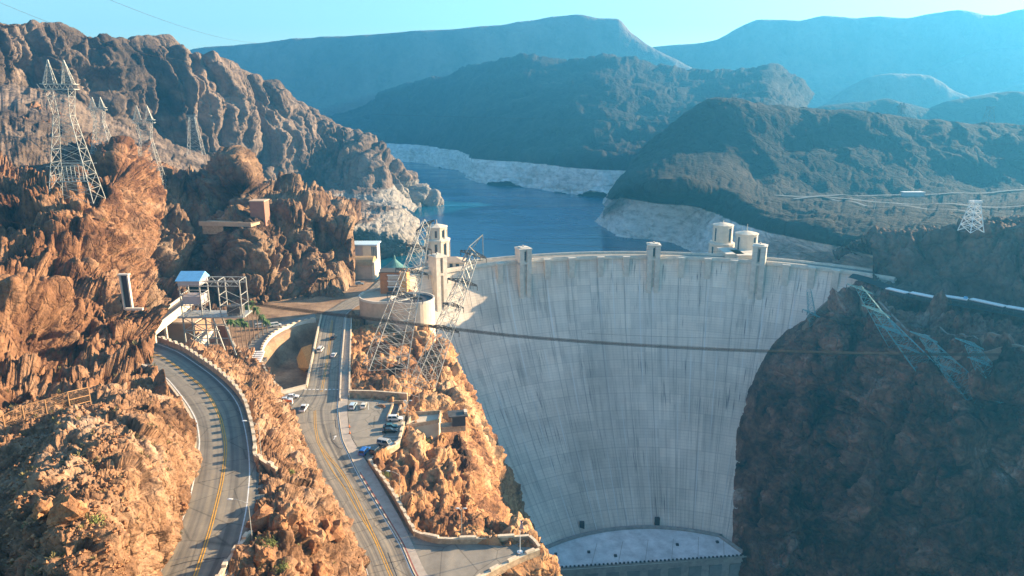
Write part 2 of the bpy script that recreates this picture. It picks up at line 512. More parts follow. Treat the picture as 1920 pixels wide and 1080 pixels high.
P = np.zeros((len(zs), len(ths), 3)); UVd = np.zeros((len(zs), len(ths), 2))
for i, z in enumerate(zs):
    for j, th in enumerate(ths):
        P[i, j] = dpt(th, z); UVd[i, j] = (R(th)*DR, z)
dam = grid_mesh("arch_dam", P, M_dam, True, UVd, kind=None)
tag(dam, "huge curved pale concrete arch dam wall spanning the dark canyon", "dam")
dam.name = "dam_face"
dam_root = empty("arch_dam", dcyl(0, DR, 0)); dam_root.location = (0, 0, 0)
tag(dam_root, "huge curved pale concrete arch dam spanning the canyon below the lake", "dam")
for k in ('label', 'category'): del dam[k]
dam.parent = dam_root

def arc_strip(name, r0, r1, z0, z1, mat, a0=T0, a1=T1, n=160, parent=dam_root):
    m = MB(); vs = []
    for i in range(n+1):
        th = a0+(a1-a0)*i/n
        for r, z in ((r0, z0), (r1, z0), (r1, z1), (r0, z1)): vs.append(dcyl(th, r, z))
    fs = []
    for i in range(n):
        for k in range(4):
            a, b_ = i*4+k, i*4+(k+1) % 4; fs.append((a, b_, b_+4, a+4))
    fs += [(0, 1, 2, 3), (n*4+3, n*4+2, n*4+1, n*4)]
    return m.add(vs, fs).build(name, mat, parent)
arc_strip("upstream_face", DR+.4, DR+14, -60, -.1, M_conc)
arc_strip("crest_road", DR+2.2, DR+12.2, -.1, .12, M_asph2)
arc_strip("sidewalk", DR+.42, DR+2.2, -.1, .28, M_side)
arc_strip("parapet", DR-.35, DR+.4, .0, 1.45, M_conc)
arc_strip("parapet", DR+12.6, DR+13.3, -.1, 1.5, M_conc)
arc_strip("cornice", DR-1.1, DR-.36, -1.1, .5, M_conc)
PIL = [935, 1025, 1071, 1125.5, 1174, 1278, 1328, 1377, 1475.5, 1524, 1569]
TOW = [979, 1224, 1423]
for px in PIL:
    th = th_at(px); m = MB()
    e, nn = Vector((math.cos(R(th)), -math.sin(R(th)), 0)), Vector((-math.sin(R(th)), -math.cos(R(th)), 0))
    c = dcyl(th, DR, 0)
    m.obox(c+nn*.8, e, nn, 2.0, 1.9, -20, -.4); m.obox(c+nn*.9, e, nn, 2.5, 2.2, -.38, .9)
    m.build("pilaster", M_dam if False else M_conc, dam_root)
def crest_tower(px, top, w=4.2, low=-34):
    th = th_at(px)
    e, nn = Vector((math.cos(R(th)), -math.sin(R(th)), 0)), Vector((-math.sin(R(th)), -math.cos(R(th)), 0))
    c = dcyl(th, DR, 0); root = empty("crest_tower", (c.x, c.y, 0))
    def L(m, name, mat, parent=root):
        o = m.build(name, mat, parent); o.matrix_parent_inverse = Matrix.Translation((-c.x, -c.y, 0)); return o
    # shaft with a tall recess: two side piers, back, cap
    m = MB(); cc = c+nn*1.8
    m.obox(cc-nn*.6, e, nn, w*.8, 3.7, low, top-1.0)
    for s in (-1, 1): m.obox(cc+nn*.2+e*(w*.62*s), e, nn, w*.38, 4.5, low, top-.6)
    m.obox(cc+nn*.2, e, nn, w*1.0, 4.55, -.8, .6)
    L(m, "shaft", M_conc)
    m = MB(); m.obox(cc+nn*.2, e, nn, w*1.08, 4.75, top-.6, top+.3); m.obox(cc, e, nn, w*.7, 3.0, top+.3, top+.9)
    m.obox(cc, e, nn, .5, .5, top+.9, top+2.0); L(m, "cap", M_conc)
    m = MB(); m.obox(cc+nn*3.2, e, nn, .55, .12, 1.6, top-2.0); L(m, "slot_window", MATS['dark_glass'])
    m = MB(); m.obox(cc-nn*4.5, e, nn, .9, .15, .2, 3.0); L(m, "door", MATS['bronze'])
    return root
flat_mat("dark_glass", (.03,.045,.055), .25, .2, .5, spec=.6)
flat_mat("bronze", (.13,.09,.05), .5, .2, .5, metal=.4)
tl = ["leftmost of the three free-standing towers along the dam crest, pale with a slot window",
      "middle tower on the dam crest, slim pale shaft with a dark slot window",
      "tower on the dam crest just in front of the two round intake towers"]
for px, tp, lb in zip(TOW, (9.5, 9.5, 12.0), tl):
    tag(crest_tower(px, tp), lb, "tower", "towers standing on the dam crest")
tag(crest_tower(818, 11.0, 4.0, -30), "sunlit tower on the dam crest beside the round visitor building", "tower", "towers standing on the dam crest")

# ------------------------------------------------------------ water
def water_mat(name, deep, bd=.35, sc=.09, rough=.12):
    m, t, b = newmat(name, rough, .5)
    pos = nd(t, 'ShaderNodeNewGeometry').outputs['Position']
    n = noise(t, scaled(t, pos, (.5, 1.3, 1)), sc, 6, .65)
    big = noise(t, scaled(t, pos, (.35, 1.4, 1)), .006, 4, .6, 1.0)
    c = mixc(t, big, tuple(.45*x for x in deep), tuple(1.45*x for x in deep))
    t.links.new(c, b.inputs['Base Color'])
    r = math_(t, 'ADD', rough, math_(t, 'MULTIPLY', math_(t, 'SUBTRACT', big, .4, clamp=True), .8))
    t.links.new(r, b.inputs['Roughness'])
    bump(t, b, n, bd); return m
def plane(name, pts, mat):
    m = MB().add(pts, [tuple(range(len(pts)))]); o = m.build(name, mat); o['kind'] = 'structure'; return o
plane("lake_water", [(-800, 455, -45), (1500, 455, -45), (1500, 2300, -45), (-800, 2300, -45)], water_mat("lake_water", (.005,.115,.21)))
plane("river", [(-60, 60, -178), (260, 60, -178), (260, 420, -178), (-60, 420, -178)], water_mat("river_water", (.02,.07,.08)))
plane("plain", [(-2900, 2300, -48), (2900, 2300, -48), (2900, 3700, -48), (-2900, 3700, -48)], M_mtn)

# ------------------------------------------------------------ far mountains and hills
def crest_hill(name, crest, Yc, mat, base_dy=60, Yb=None, rows=4, d=None, px=2.5, back=500, sag=.0):
    """ridge from a crest line (px, py[, Y]); front falls towards the camera down to z -48"""
    Cc = [p(a[0], a[1], a[2] if len(a) > 2 else Yc) for a in crest]
    R_ = []
    bk = [v+Vector((v.x*back/v.y*.3, back, -(v.z+60)*.9)) for v in Cc]
    R_.append(bk); R_.append(Cc)
    for k in range(1, rows+1):
        t = k/rows; row = []
        for v, a in zip(Cc, crest):
            Yb_ = Yb if Yb else v.y*.7
            y = v.y+(Yb_-v.y)*t
            z = v.z+(-50-v.z)*(t**(.75-sag))
            row.append(W(v.x*(1-.1*t), y, z))
        R_.append(row)
    return sheet(name, R_, mat, px=px, disp=d, fade=(0, 0, 0, 0), cap=(260, 800), wrow=[.15, .2]+[1]*rows)
md = lambda am, sc, seed: (lambda P_, N: N*(fbm(P_*np.array([1, 1, .6])/sc, 6, seed, ridge=True)*am)[..., None])
crest_hill("far_mountain", [(1050,150),(1150,112),(1220,90),(1300,82),(1340,75),(1380,55),(1420,39),(1460,38),(1500,39),(1540,33),(1600,35),(1650,33),(1700,38),(1760,27),(1800,23),(1850,30),(1870,30),(1920,18),(2050,5),(2300,0)], 3000, M_mtn, Yb=2600, d=md(30, 340, 3))
crest_hill("mesa", [(250,125),(340,103),(375,94),(440,86),(520,79),(600,73),(700,69),(800,61),(900,55),(960,47),(1010,39),(1050,34),(1080,31),(1120,36),(1160,39),(1185,62),(1215,84),(1260,112),(1320,140),(1420,172),(1540,195)], 2700, M_mtn, Yb=2350, d=md(30, 240, 5), sag=.15)
crest_hill("foothill", [(1200,175),(1280,150),(1340,136),(1400,132),(1425,126),(1470,145),(1540,160),(1640,185),(1740,200)], 2850, M_mtn, Yb=2600, d=md(26, 260, 8))
crest_hill("foothill", [(1640,175),(1720,145),(1790,115),(1850,97),(1920,92),(2050,80),(2300,70)], 2900, M_mtn, Yb=2650, d=md(26, 320, 9))
crest_hill("butte", [(1500,215),(1550,194),(1585,168),(1620,149),(1650,142),(1690,140),(1735,142),(1755,152),(1780,170),(1812,184),(1850,200)], 2300, M_mtn, Yb=2000, d=md(18, 160, 11), sag=.25)
crest_hill("hill_ridge", [(1780,190),(1830,180),(1870,172),(1920,158),(2050,140),(2300,120)], 2500, M_mtn, Yb=2200, d=md(20, 220, 12))
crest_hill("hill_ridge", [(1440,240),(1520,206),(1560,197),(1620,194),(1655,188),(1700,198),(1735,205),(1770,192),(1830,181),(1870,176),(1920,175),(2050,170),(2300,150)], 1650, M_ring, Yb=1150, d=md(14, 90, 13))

rd_far = rockdisp(big=(70, 7), mid=(24, 2.0), small=(9, .4), fb=(320, 32), seed=5, zs=.5)
colM = [640, 700, 735, 800, 868, 935, 985, 1060, 1130, 1190, 1260, 1330, 1400, 1450, 1490, 1520]
crY = [(640,226,2300),(700,200,2300),(735,183,2250),(800,158,2200),(868,137,2150),(935,135,2050),(985,121,1950),(1060,126,1900),(1130,124,1850),(1190,130,1850),(1260,148,1850),(1330,152,1850),(1400,143,1850),(1440,138,1800),(1475,165,1800),(1500,195,1800)]
shore = [(560,296),(660,300),(735,303),(795,309),(865,319),(915,342),(985,349),(1060,360),(1130,368),(1195,372),(1260,378),(1330,380),(1400,380),(1450,380),(1500,380),(1560,380)]
top_ = [(560,275,-14),(660,278,-14),(735,281,-14),(795,283,-10),(868,287,-6),(945,303,0),(990,309,0),(1060,312,0),(1130,315,0),(1195,320,0),(1260,325,0),(1330,330,0),(1400,330,0),(1450,330,0),(1500,330,0),(1560,330,0)]
S0 = [q(a, b_, -46) for a, b_ in shore]
S1 = [W(s.x, s.y+14, z) for s, (a, b_, z) in zip(S0, top_)]
S2 = [W(s.x, s.y+60, 14) for s in S0]
CR = [p(*c) for c in crY]
mids = [[S2[i].lerp(CR[i], f)+Vector((0, 0, bul)) for i in range(len(CR))] for f, bul in ((.25, 12), (.5, 18), (.78, 10))]
bk = [c+Vector((0, 500, -160)) for c in CR]
und = [W(s.x, s.y-25, -58) for s in S0]
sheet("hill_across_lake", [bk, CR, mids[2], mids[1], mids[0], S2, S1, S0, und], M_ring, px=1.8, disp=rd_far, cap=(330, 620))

# right hill with the pale ring and the plateau
Rb = [(1118,414),(1128,417),(1165,442),(1215,448),(1262,456),(1310,474),(1350,490),(1400,497),(1460,503),(1540,510),(1640,515),(1780,520),(1950,530),(2200,560)]
S0 = [q(a, b_, -46) for a, b_ in Rb]
rt = [(1128,388,-18),(1165,360,1),(1200,366,1),(1240,372,1),(1290,376,1),(1350,386,1),(1400,407,1),(1450,424,1),(1500,434,1),(1570,450,1),(1640,463,1),(1780,470,1),(1950,480,1),(2200,500,1)]
S1 = [q(*a) for a in rt]
pl = [(1133,386,-14),(1168,356,9),(1205,350,20),(1245,350,24),(1292,350,24),(1350,358,18),(1405,385,8),(1452,398,4),(1520,400,6),(1600,408,7),(1680,412,7),(1800,420,7),(1960,420,7),(2220,440,7)]
S2 = [q(*a) for a in pl]
pl2 = [p(1150,372,900),p(1175,335,905),p(1212,315,900),p(1250,305,890),p(1300,300,880),p(1360,300,870),p(1410,340,830)]+[q(*a) for a in ((1455,362,7),(1530,360,7),(1620,358,7),(1700,356,8),(1820,352,8),(1980,350,10),(2240,350,12))]
pl3 = [p(1160,362,925),p(1188,318,940),p(1222,290,945),p(1262,262,945),p(1310,245,940),p(1370,245,930),p(1420,270,905),p(1470,285,900),p(1540,290,900),p(1630,290,895),p(1710,290,890),p(1830,290,885),p(1990,290,880),p(2240,290,860)]
cr_ = [p(1170,350,960),p(1198,305,975),p(1232,268,985),p(1268,234,990),p(1310,200,995),p(1350,187,1000),p(1410,193,1000),p(1470,202,1000),p(1540,212,1000),p(1630,222,990),p(1710,228,990),p(1830,238,980),p(1990,255,960),p(2260,260,930)]
bk = [c+Vector((20, 260, -90)) for c in cr_]
und = [W(s.x, s.y-20, -60) for s in S0]
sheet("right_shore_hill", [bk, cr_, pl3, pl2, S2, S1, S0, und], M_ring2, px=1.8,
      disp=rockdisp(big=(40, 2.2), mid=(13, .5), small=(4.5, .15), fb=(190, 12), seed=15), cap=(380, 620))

# ------------------------------------------------------------ left ridge, slopes and crags
sky_l = [(-200,25,600),(-80,38,620),(0,46,650),(60,52,680),(120,62,710),(190,78,740),(245,76,780),(290,84,810),(340,95,840),(400,115,870),(440,128,900),(480,142,930),(510,160,950),(545,188,980),(580,215,1000),(620,238,1020),(680,266,1045),(735,297,1065),(760,335,1075),(778,365,1082),(798,388,1088)]
base_l = [(-200,150,520),(-80,158,540),(0,168,560),(60,176,590),(120,188,620),(185,222,650),(240,245,680),(290,262,710),(340,280,740),(400,305,765),(440,322,790),(480,338,815),(520,352,830),(560,360,850),(600,362,870),(640,358,900),(690,352,940),(730,352,970),(752,368,1000),(772,380,1030),(792,390,1060)]
base_l = [(a, b_, Y_ if a > 660 else c_[2]*.945) for (a, b_, Y_), c_ in zip(base_l, sky_l)]
CR = [p(*a) for a in sky_l]; BS = [p(*a) for a in base_l]
bk = [c+Vector((-60, 200, -60)) for c in CR]
sh = [c+Vector((c.x*0, -8, -4)) for c in CR]
lip = [a.lerp(b_, .16)+Vector((6, -8, 8)) for a, b_ in zip(CR, BS)]
m1 = [a.lerp(b_, .5)+Vector((8, -6, 2)) for a, b_ in zip(CR, BS)]
sheet("far_left_ridge", [bk, CR, lip, m1, BS, [b_+Vector((6, -14, -12)) for b_ in BS]], M_far, px=1.6,
      disp=rockdisp(big=(45, 4.0), mid=(15, 3.4), small=(5.5, 1.4), fb=(90, 3), flute=(50, 34), seed=25, zs=.25, fz=.06), cap=(330, 760), wrow=[.1,.14,.6,1,.6,.3])
# talus slope below the ridge down to the lake side
r0 = [b_+Vector((-4, 10, 4)) for b_ in BS]
r1 = [p(*a) for a in [(-200,230,430),(-80,230,440),(0,225,450),(60,228,460),(120,235,470),(185,262,500),(240,280,530),(290,295,560),(340,312,600),(400,332,630),(440,345,660),(480,355,700),(520,366,740),(560,372,780),(600,375,800),(640,378,820),(690,380,830),(730,384,830),(752,392,840),(765,398,860),(775,402,880)]]
r2 = [p(*a) for a in [(-200,290,400),(-80,290,405),(0,300,400),(60,300,410),(120,300,430),(185,300,460),(240,315,480),(290,335,500),(340,345,530),(400,355,560),(440,362,590),(480,370,620),(520,378,650),(560,384,680),(600,388,700),(640,396,700),(690,398,705),(725,398,715),(755,405,720),(775,418,725),(786,432,730)]]
r3 = [p(*a) for a in [(-200,330,380),(-80,330,385),(0,330,390),(60,335,400),(120,345,420),(185,350,440),(240,370,460),(290,385,480),(340,390,500),(400,390,530),(440,390,560),(480,390,580),(520,395,600),(560,400,620),(600,410,630),(640,425,630),(690,432,640),(725,436,650),(755,444,660),(778,450,680),(792,458,700)]]
r4 = [W(a.x, a.y-20, min(a.z-30, -30)) for a in r3]
for k in range(12, 21): r4[k] = q([520,560,600,640,690,730,762,783,797][k-12], [450,455,462,470,484,484,482,480,478][k-12], -48)
sheet("talus_slope", [r0, r1, r2, r3, r4], M_far, px=1.7, disp=rockdisp(big=(26, 2.2), mid=(9, 1.3), small=(3.5, .5), fb=(70, 6), seed=33, joints=.4), cap=(260, 760))

# middle cliffs behind the ramps (px 230..665)
rows = [
 [(200,300,520),(240,320,525),(300,340,540),(350,345,560),(400,350,580),(440,352,590),(480,362,600),(540,375,610),(600,390,640),(645,402,640),(680,410,640)],
 [(200,300,430),(235,300,430),(300,345,430),(350,368,430),(398,350,436),(440,302,432),(484,368,412),(540,380,418),(600,394,424),(640,410,428),(662,424,428)],
 [(205,350,395),(240,362,392),(300,392,395),(350,405,400),(400,392,412),(440,392,398),(480,405,390),(540,425,398),(600,438,406),(640,452,414),(665,458,416)],
 [(215,430,345),(245,440,350),(300,446,365),(350,446,376),(400,440,392),(440,440,378),(480,455,374),(540,478,384),(600,490,394),(640,500,402),(667,503,404)],
 [(225,520,305),(255,520,318),(300,520,340),(350,515,356),(400,520,368),(440,530,352),(480,535,356),(540,538,368),(600,535,382),(637,535,392),(664,535,396)],
 [(235,590,280),(262,592,290),(300,590,308),(350,588,325),(400,588,338),(440,585,345),(480,582,352),(540,576,362),(600,566,370),(632,556,380),(656,548,384)],
 [(240,640,255),(270,640,265),(300,630,285),(350,628,300),(400,625,315),(440,615,325),(480,605,335),(540,600,340),(600,585,352),(634,570,362),(660,560,370)]]
sheet("middle_cliff", [[p(*a) for a in r] for r in rows], M_mid, px=1.5,
      disp=rockdisp(big=(19, 4.6), mid=(7, 2.0), small=(2.6, .7), fb=(38, 4), flute=(21, 10), seed=44, zs=.6, fz=.1), cap=(300, 420), fade=(0, 8, 0, 6))
# near left crags
rows = [
 [p(*a) for a in r] for r in [
 [(-200,190,520),(-60,195,530),(0,202,530),(60,218,520),(120,245,510),(180,270,495),(230,288,480),(285,305,470),(330,335,460)],
 [(-200,290,410),(-60,300,410),(0,312,408),(60,325,400),(115,340,390),(175,312,400),(232,282,402),(278,318,400),(312,362,398)],
 [(-200,340,318),(-60,345,312),(0,350,305),(60,368,295),(110,374,290),(160,376,292),(205,365,305),(245,365,335),(298,405,352)],
 [(-200,430,262),(-60,430,262),(0,430,262),(60,425,268),(110,430,270),(160,440,274),(205,435,292),(240,445,312),(280,462,330)],
 [(-200,510,228),(-60,515,228),(0,520,228),(60,505,240),(110,515,245),(158,520,252),(200,515,268),(238,530,280),(272,545,288)],
 [(-200,520,205),(-60,535,205),(0,545,206),(60,555,212),(105,590,216),(150,585,228),(200,580,236),(245,600,240),(282,632,240)],
 [(-200,640,178),(-60,655,180),(0,660,184),(60,655,192),(105,685,194),(150,675,204),(200,675,210),(250,688,208),(292,690,205)]]]
rows.append([q(-200,760,36),q(-60,765,34),q(0,772,32.5),q(60,757,31.5),q(110,745,31),q(155,736,30.5),q(200,735,29),q(250,740,26.5),q(302,738,24.6)])
rows.append([W(v.x+2, v.y-6, v.z-4) for v in rows[-1]])
sheet("near_left_crag", rows, M_near, px=1.4,
      disp=rockdisp(big=(17, 5.0), mid=(6, 2.0), small=(2.2, .7), fb=(34, 4.0), flute=(19, 8), seed=55, zs=.6), cap=(440, 380), fade=(0, 14, 0, 10))
# lower left hill by the upper road
rows = [[q(*a) for a in r] for r in [
 [(-200,800,38),(0,772,32.3),(60,757,31.3),(120,742,30.5),(180,728,30),(240,732,28),(280,738,26),(310,742,24.0)],
 [(-200,860,40),(0,838,38),(60,825,38),(120,808,38),(180,788,38),(245,780,36),(300,775,31),(347,792,23.9)],
 [(-200,940,42),(0,915,40),(60,898,42),(120,880,42.5),(180,850,42),(248,835,40),(312,838,33),(364,842,23.9)],
 [(-200,1030,44),(0,1000,42),(60,980,44),(120,955,46),(180,925,45.5),(240,905,43),(302,898,35),(352,905,24.5)],
 [(-200,1120,46),(0,1085,42),(60,1055,46),(120,1022,48),(180,1000,47),(230,980,43),(286,980,34),(332,980,25.0)],
 [(-200,1220,48),(0,1170,42),(60,1145,46),(120,1110,48),(168,1090,46),(208,1080,42),(248,1075,34),(284,1072,25.8)],
 [(-200,1320,48),(0,1300,42),(55,1280,44),(100,1250,46),(138,1220,44),(170,1200,40),(200,1180,34),(232,1172,26.8)]]]
sheet("lower_left_hill", rows, M_low, px=1.3, disp=rockdisp(big=(9, 1.5), mid=(3.2, .7), small=(1.1, .28), fb=(18, 2.6), seed=66, zs=.8), cap=(420, 420), fade=(10, 0, 0, 10))
# rock between the two roads
rows = [[q(*a) for a in r] for r in [
 [(345,645,22.0),(400,650,12),(440,655,5),(490,670,-.5)],
 [(397,681,22.5),(435,690,15),(470,697,6),(520,725,-.5)],
 [(441,722,23),(472,728,17),(503,742,9),(547,782,-.5)],
 [(469,780,23.6),(497,782,20),(532,800,12),(566,828,-.5)],
 [(471,850,24.2),(512,850,21),(550,850,12.5),(588,872,-.5)],
 [(485,905,23.8),(530,905,23),(580,895,12),(606,912,-.5)],
 [(480,960,24.3),(535,935,26),(600,925,15),(636,960,-.5)],
 [(470,1010,25.0),(540,985,27),(612,975,16),(652,998,-.5)],
 [(440,1052,25.4),(540,1040,25),(622,1030,14),(672,1048,-.5)],
 [(412,1100,25.8),(530,1110,24),(632,1105,10),(690,1100,-.5)],
 [(370,1200,26.5),(520,1220,26),(640,1200,10),(715,1180,-.5)]]]
sheet("rock_between_roads", rows, M_low, px=1.2, disp=rockdisp(big=(6.5, 1.6), mid=(2.6, .75), small=(1.0, .22), fb=(9, 1.4), flute=(6, 1.2), seed=77, zs=.7), cap=(480, 260), fade=(4, 0, 7, 7))
# rock to the right of the lower road, and the left canyon wall
K = lambda v, a, b_: [v+Vector((26, 8, a)), v+Vector((62, 10, b_))]
F_ROWS = [
 [(650,590,-1),(700,600,-2),(760,622,-5),(800,632,-8)],
 [(655,650,-1),(700,660,-4),(750,672,-8),(800,672,-10),(846,668,-13)],
 [(655,705,-1),(700,712,-3),(760,718,-6),(815,718,-10),(866,715,-15)],
 [(655,741,-.6),(700,742,-1),(765,750,-3),(815,760,-9),(868,762,-17)],
 [(758,792,-.6),(778,795,-4),(805,800,-9),(838,802,-14),(870,808,-22)],
 [(747,834,-.6),(780,838,-4),(820,850,-8),(862,860,-13),(889,868,-20)],
 [(694,872,-.6),(760,882,-3),(820,900,-6),(860,913,-10),(896,925,-17)],
 [(744,942,-.6),(790,946,-3),(832,955,-5),(870,963,-9),(897,973,-15)],
 [(776,1003,-.6),(820,1002,-2),(862,1002,-3.5),(892,1003,-6),(906,1008,-11)],
 [(822,1018,-.6),(870,1017,-.8),(920,1017,-1),(965,1015,-2),(1000,1016,-6)],
 [(1011,1036,-.6),(1013,1038,-1),(1016,1040,-2),(1020,1042,-4),(1026,1046,-8)],
 [(958,1062,-.6),(980,1066,-3),(1002,1070,-6),(1022,1075,-10),(1042,1082,-16)],
 [(905,1088,-.6),(935,1098,-4),(965,1110,-8),(1000,1120,-13),(1050,1135,-22)],
 [(830,1180,-.6),(880,1190,-4),(930,1200,-10),(990,1210,-18),(1060,1230,-28)]]
rows = []
for r in F_ROWS:
    row = [q(*a) for a in r]
    if len(row) == 4: row += [dam_hit(823, 636, 3), dam_hit(880, 755, 4), dam_hit(950, 1000, 5)]
    else: row += K(row[-1], -70, -168)
    rows.append(row)
rows.insert(1, [a.lerp(b_, .3) for a, b_ in zip(rows[0], rows[1])]); rows[1][4:] = [dam_hit(832, 660, 2)-Vector((2, 6, 0)), dam_hit(882, 770, 2)-Vector((2, 6, 0)), dam_hit(948, 990, 2)-Vector((0, 6, 8))]
sheet("rock_beside_road", rows, rock_mat("rock_orange_brown", [(.08,.045,.03), (.22,.11,.06), (.40,.21,.10), (.50,.31,.17), (.55,.38,.24)], .05, .5, .8), px=1.3,
      disp=rockdisp(big=(10, 2.3), mid=(3.8, 1.1), small=(1.4, .35), fb=(18, 2.0), flute=(11, 2.6), seed=88, zs=.7), cap=(560, 520), fade=(0, 0, 5, 0))

# ------------------------------------------------------------ right canyon wall and right hill
V0 = [q(*a) for a in [(1610,524,-1),(1640,534,-1),(1700,553,-1),(1780,568,-1),(1860,581,-1),(1930,594,-1),(2080,640,-1),(2300,720,-1),(2700,860,-1)]]
V1 = [dam_hit(1560, 572, 2)]+[q(*a) for a in [(1590,580,-8),(1640,600,-10),(1730,640,-12),(1810,670,-14),(1900,700,-14),(2060,760,-14),(2290,850,-14),(2700,1000,-14)]]
V2 = [dam_hit(1500, 608, 2)]+[q(*a) for a in [(1560,612,-20),(1620,632,-21),(1700,680,-22),(1760,712,-23),(1840,748,-24),(1960,790,-25),(2240,900,-25),(2700,1080,-25)]]
V3 = [dam_hit(1448, 648, 2)]+[v+Vector((-7, -7, dz)) for v, dz in zip(V2[1:], (-10, -16, -22, -26, -26, -26, -26, -26))]
V4 = [dam_hit(1400, 735, 2)]+[v+Vector((-12, -7, dz)) for v, dz in zip(V3[1:], (-34, -36, -40, -44, -50, -50, -50, -50))]
V5 = [dam_hit(1378, 830, 2)]+[v+Vector((-9, -6, -44)) for v in V4[1:]]
V6 = [dam_hit(1372, 1030, 1)]+[W(v.x-22, v.y+dy, -182) for v, dy in zip(V5[1:], (-52, -44, -26, -12, -6, -6, -6, -6))]
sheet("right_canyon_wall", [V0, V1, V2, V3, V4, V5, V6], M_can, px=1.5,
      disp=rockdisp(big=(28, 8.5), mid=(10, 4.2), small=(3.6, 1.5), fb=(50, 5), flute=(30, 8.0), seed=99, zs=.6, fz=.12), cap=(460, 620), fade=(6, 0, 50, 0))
rows = [[p(*a) for a in r] for r in [
 [(1560,470,520),(1640,462,520),(1700,455,510),(1760,450,500),(1820,440,490),(1900,425,480),(2050,410,470),(2300,380,450),(2700,330,420)],
 [(1640,462,428),(1648,455,428),(1690,447,424),(1740,442,415),(1800,430,402),(1870,424,395),(1930,417,388),(2060,400,370),(2300,370,330),(2600,330,280)][:9],
 [(1637,480,420),(1646,475,420),(1690,470,414),(1740,465,406),(1800,455,396),(1870,450,386),(1930,445,378),(2060,440,355),(2300,430,310)],
 [(1636,515,410),(1655,520,406),(1700,530,396),(1750,538,386),(1810,545,374),(1880,552,360),(1945,560,348),(2080,590,320),(2320,650,270)]]]
rows.append([q(*a) for a in [(1637,530,-.5),(1660,535,-.5),(1705,546,-.5),(1755,556,-.5),(1815,566,-.5),(1885,575,-.5),(1950,588,-.5),(2090,632,-.5),(2330,715,-.5)]])
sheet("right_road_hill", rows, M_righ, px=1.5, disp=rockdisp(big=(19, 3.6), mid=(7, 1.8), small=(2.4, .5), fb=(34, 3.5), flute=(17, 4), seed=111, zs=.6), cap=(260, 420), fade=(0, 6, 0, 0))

# ------------------------------------------------------------ ground under the roads, with the hollow of the loop
xs = np.arange(-190, 20, 1.5); ys = np.arange(60, 420, 1.5)
X, Y = np.meshgrid(xs, ys[::-1]); Z = np.full_like(X, -.55)
hol = [q(*a) for a in [(603,602,-.5),(560,618,-.5),(520,640,-.5),(492,668,-.5),(512,700,-.5),(538,735,-.5),(572,728,-.5),(588,662,-.5)]]
def inside(X, Y, poly):
    r = np.zeros(X.shape, bool); n = len(poly)
    for i in range(n):
        a, b_ = poly[i], poly[(i+1) % n]
        c = ((a.y > Y) != (b_.y > Y)) & (X < (b_.x-a.x)*(Y-a.y)/(b_.y-a.y+1e-9)+a.x)
        r ^= c
    return r
ins = inside(X, Y, hol).astype(float)
for _ in range(3): ins = (ins+np.roll(ins,1,0)+np.roll(ins,-1,0)+np.roll(ins,1,1)+np.roll(ins,-1,1))/5
Z -= ins*9
wl = sorted([(q(*a[0]).y, q(*a[0]).x) for a in F_ROWS])
rim_x = np.interp(Y, [a[0] for a in wl], [a[1]+1.0 for a in wl])
X = np.minimum(X, rim_x)
sheet_ground = grid_mesh("ground", np.stack([X, Y, Z], -1), M_ground)

# ------------------------------------------------------------ roads
def rs(pts, n):
    """resample 3-D polyline smoothly"""
    C = np.array([tuple(v) for v in pts]); d = np.concatenate([[0], np.cumsum(np.linalg.norm(np.diff(C, axis=0), axis=1))])
    t = np.interp(np.linspace(0, d[-1], n), d, np.arange(len(C)))
    return _resample(C[:, None, :], t)[:, 0, :]
def ribbon(name, L, Rr, mat, n=90, dz=0.0, kind='structure', across=8):
    a, b_ = rs(L, n), rs(Rr, n)
    t = np.linspace(0, 1, across+1)[None, :, None]
    P_ = a[:, None]*(1-t)+b_[:, None]*t; P_[..., 2] += dz
    dist = np.concatenate([[0], np.cumsum(np.linalg.norm(np.diff((a+b_)/2, axis=0), axis=1))])
    uv = np.zeros(P_.shape[:2]+(2,)); uv[..., 0] = t[..., 0]; uv[..., 1] = dist[:, None]
    return grid_mesh(name, P_, mat, True, uv, kind=kind)
def along(pts, off, n=90):
    """offset a polyline sideways in plan"""
    a = rs(pts, n); g = np.gradient(a, axis=0); g[:, 2] = 0; g /= np.linalg.norm(g, axis=1, keepdims=True)+1e-9
    s = np.stack([g[:, 1], -g[:, 0], 0*g[:, 0]], 1)
    return [Vector(v) for v in (a+s*off)]
def stripe(name, pts, w, mat, dz=.03, n=120, dash=None):
    L, Rr = along(pts, -w/2, n), along(pts, w/2, n)
    if not dash:
        return ribbon(name, L, Rr, mat, n, dz, across=1)
    m = MB(); k = 0
    while k+dash < n:
        m.add([L[k]+Vector((0,0,dz)), Rr[k]+Vector((0,0,dz)), Rr[k+dash//2]+Vector((0,0,dz)), L[k+dash//2]+Vector((0,0,dz))], [(0,1,2,3)]); k += dash
    o = m.build(name, mat); o['kind'] = 'structure'; return o
def zu(py): return float(np.interp(py, [640, 720, 800, 900, 1080, 1250], [22, 23.4, 24.2, 24.8, 26, 27.4]))
U_ = lambda L: [q(a, b_, zu(b_)) for a, b_ in L]
uL = U_([(235,1240),(262,1160),(297,1080),(320,1028),(350,953),(366,890),(374,830),(368,789),(353,760),(333,733),(315,712),(293,694),(262,680),(225,672)])
uR = U_([(345,1240),(385,1160),(422,1080),(445,1027),(462,953),(468,890),(466,847),(460,807),(448,763),(430,735),(400,706),(367,682),(333,660),(290,643)])
uC = U_([(290,1240),(330,1160),(366,1080),(392,1000),(405,950),(417,897),(423,837),(414,787),(394,745),(373,720),(353,705),(325,683),(297,667),(262,655)])
ribbon("upper_road", along(uL, -1.6, 90), along(uR, 1.4, 90), M_asph, 120)
stripe("edge_line", uL, .28, M_wline); stripe("edge_line", uR, .24, M_wline)
stripe("centre_line", along(uC, -.22), .22, M_yel); stripe("centre_line", along(uC, .22), .22, M_yel)
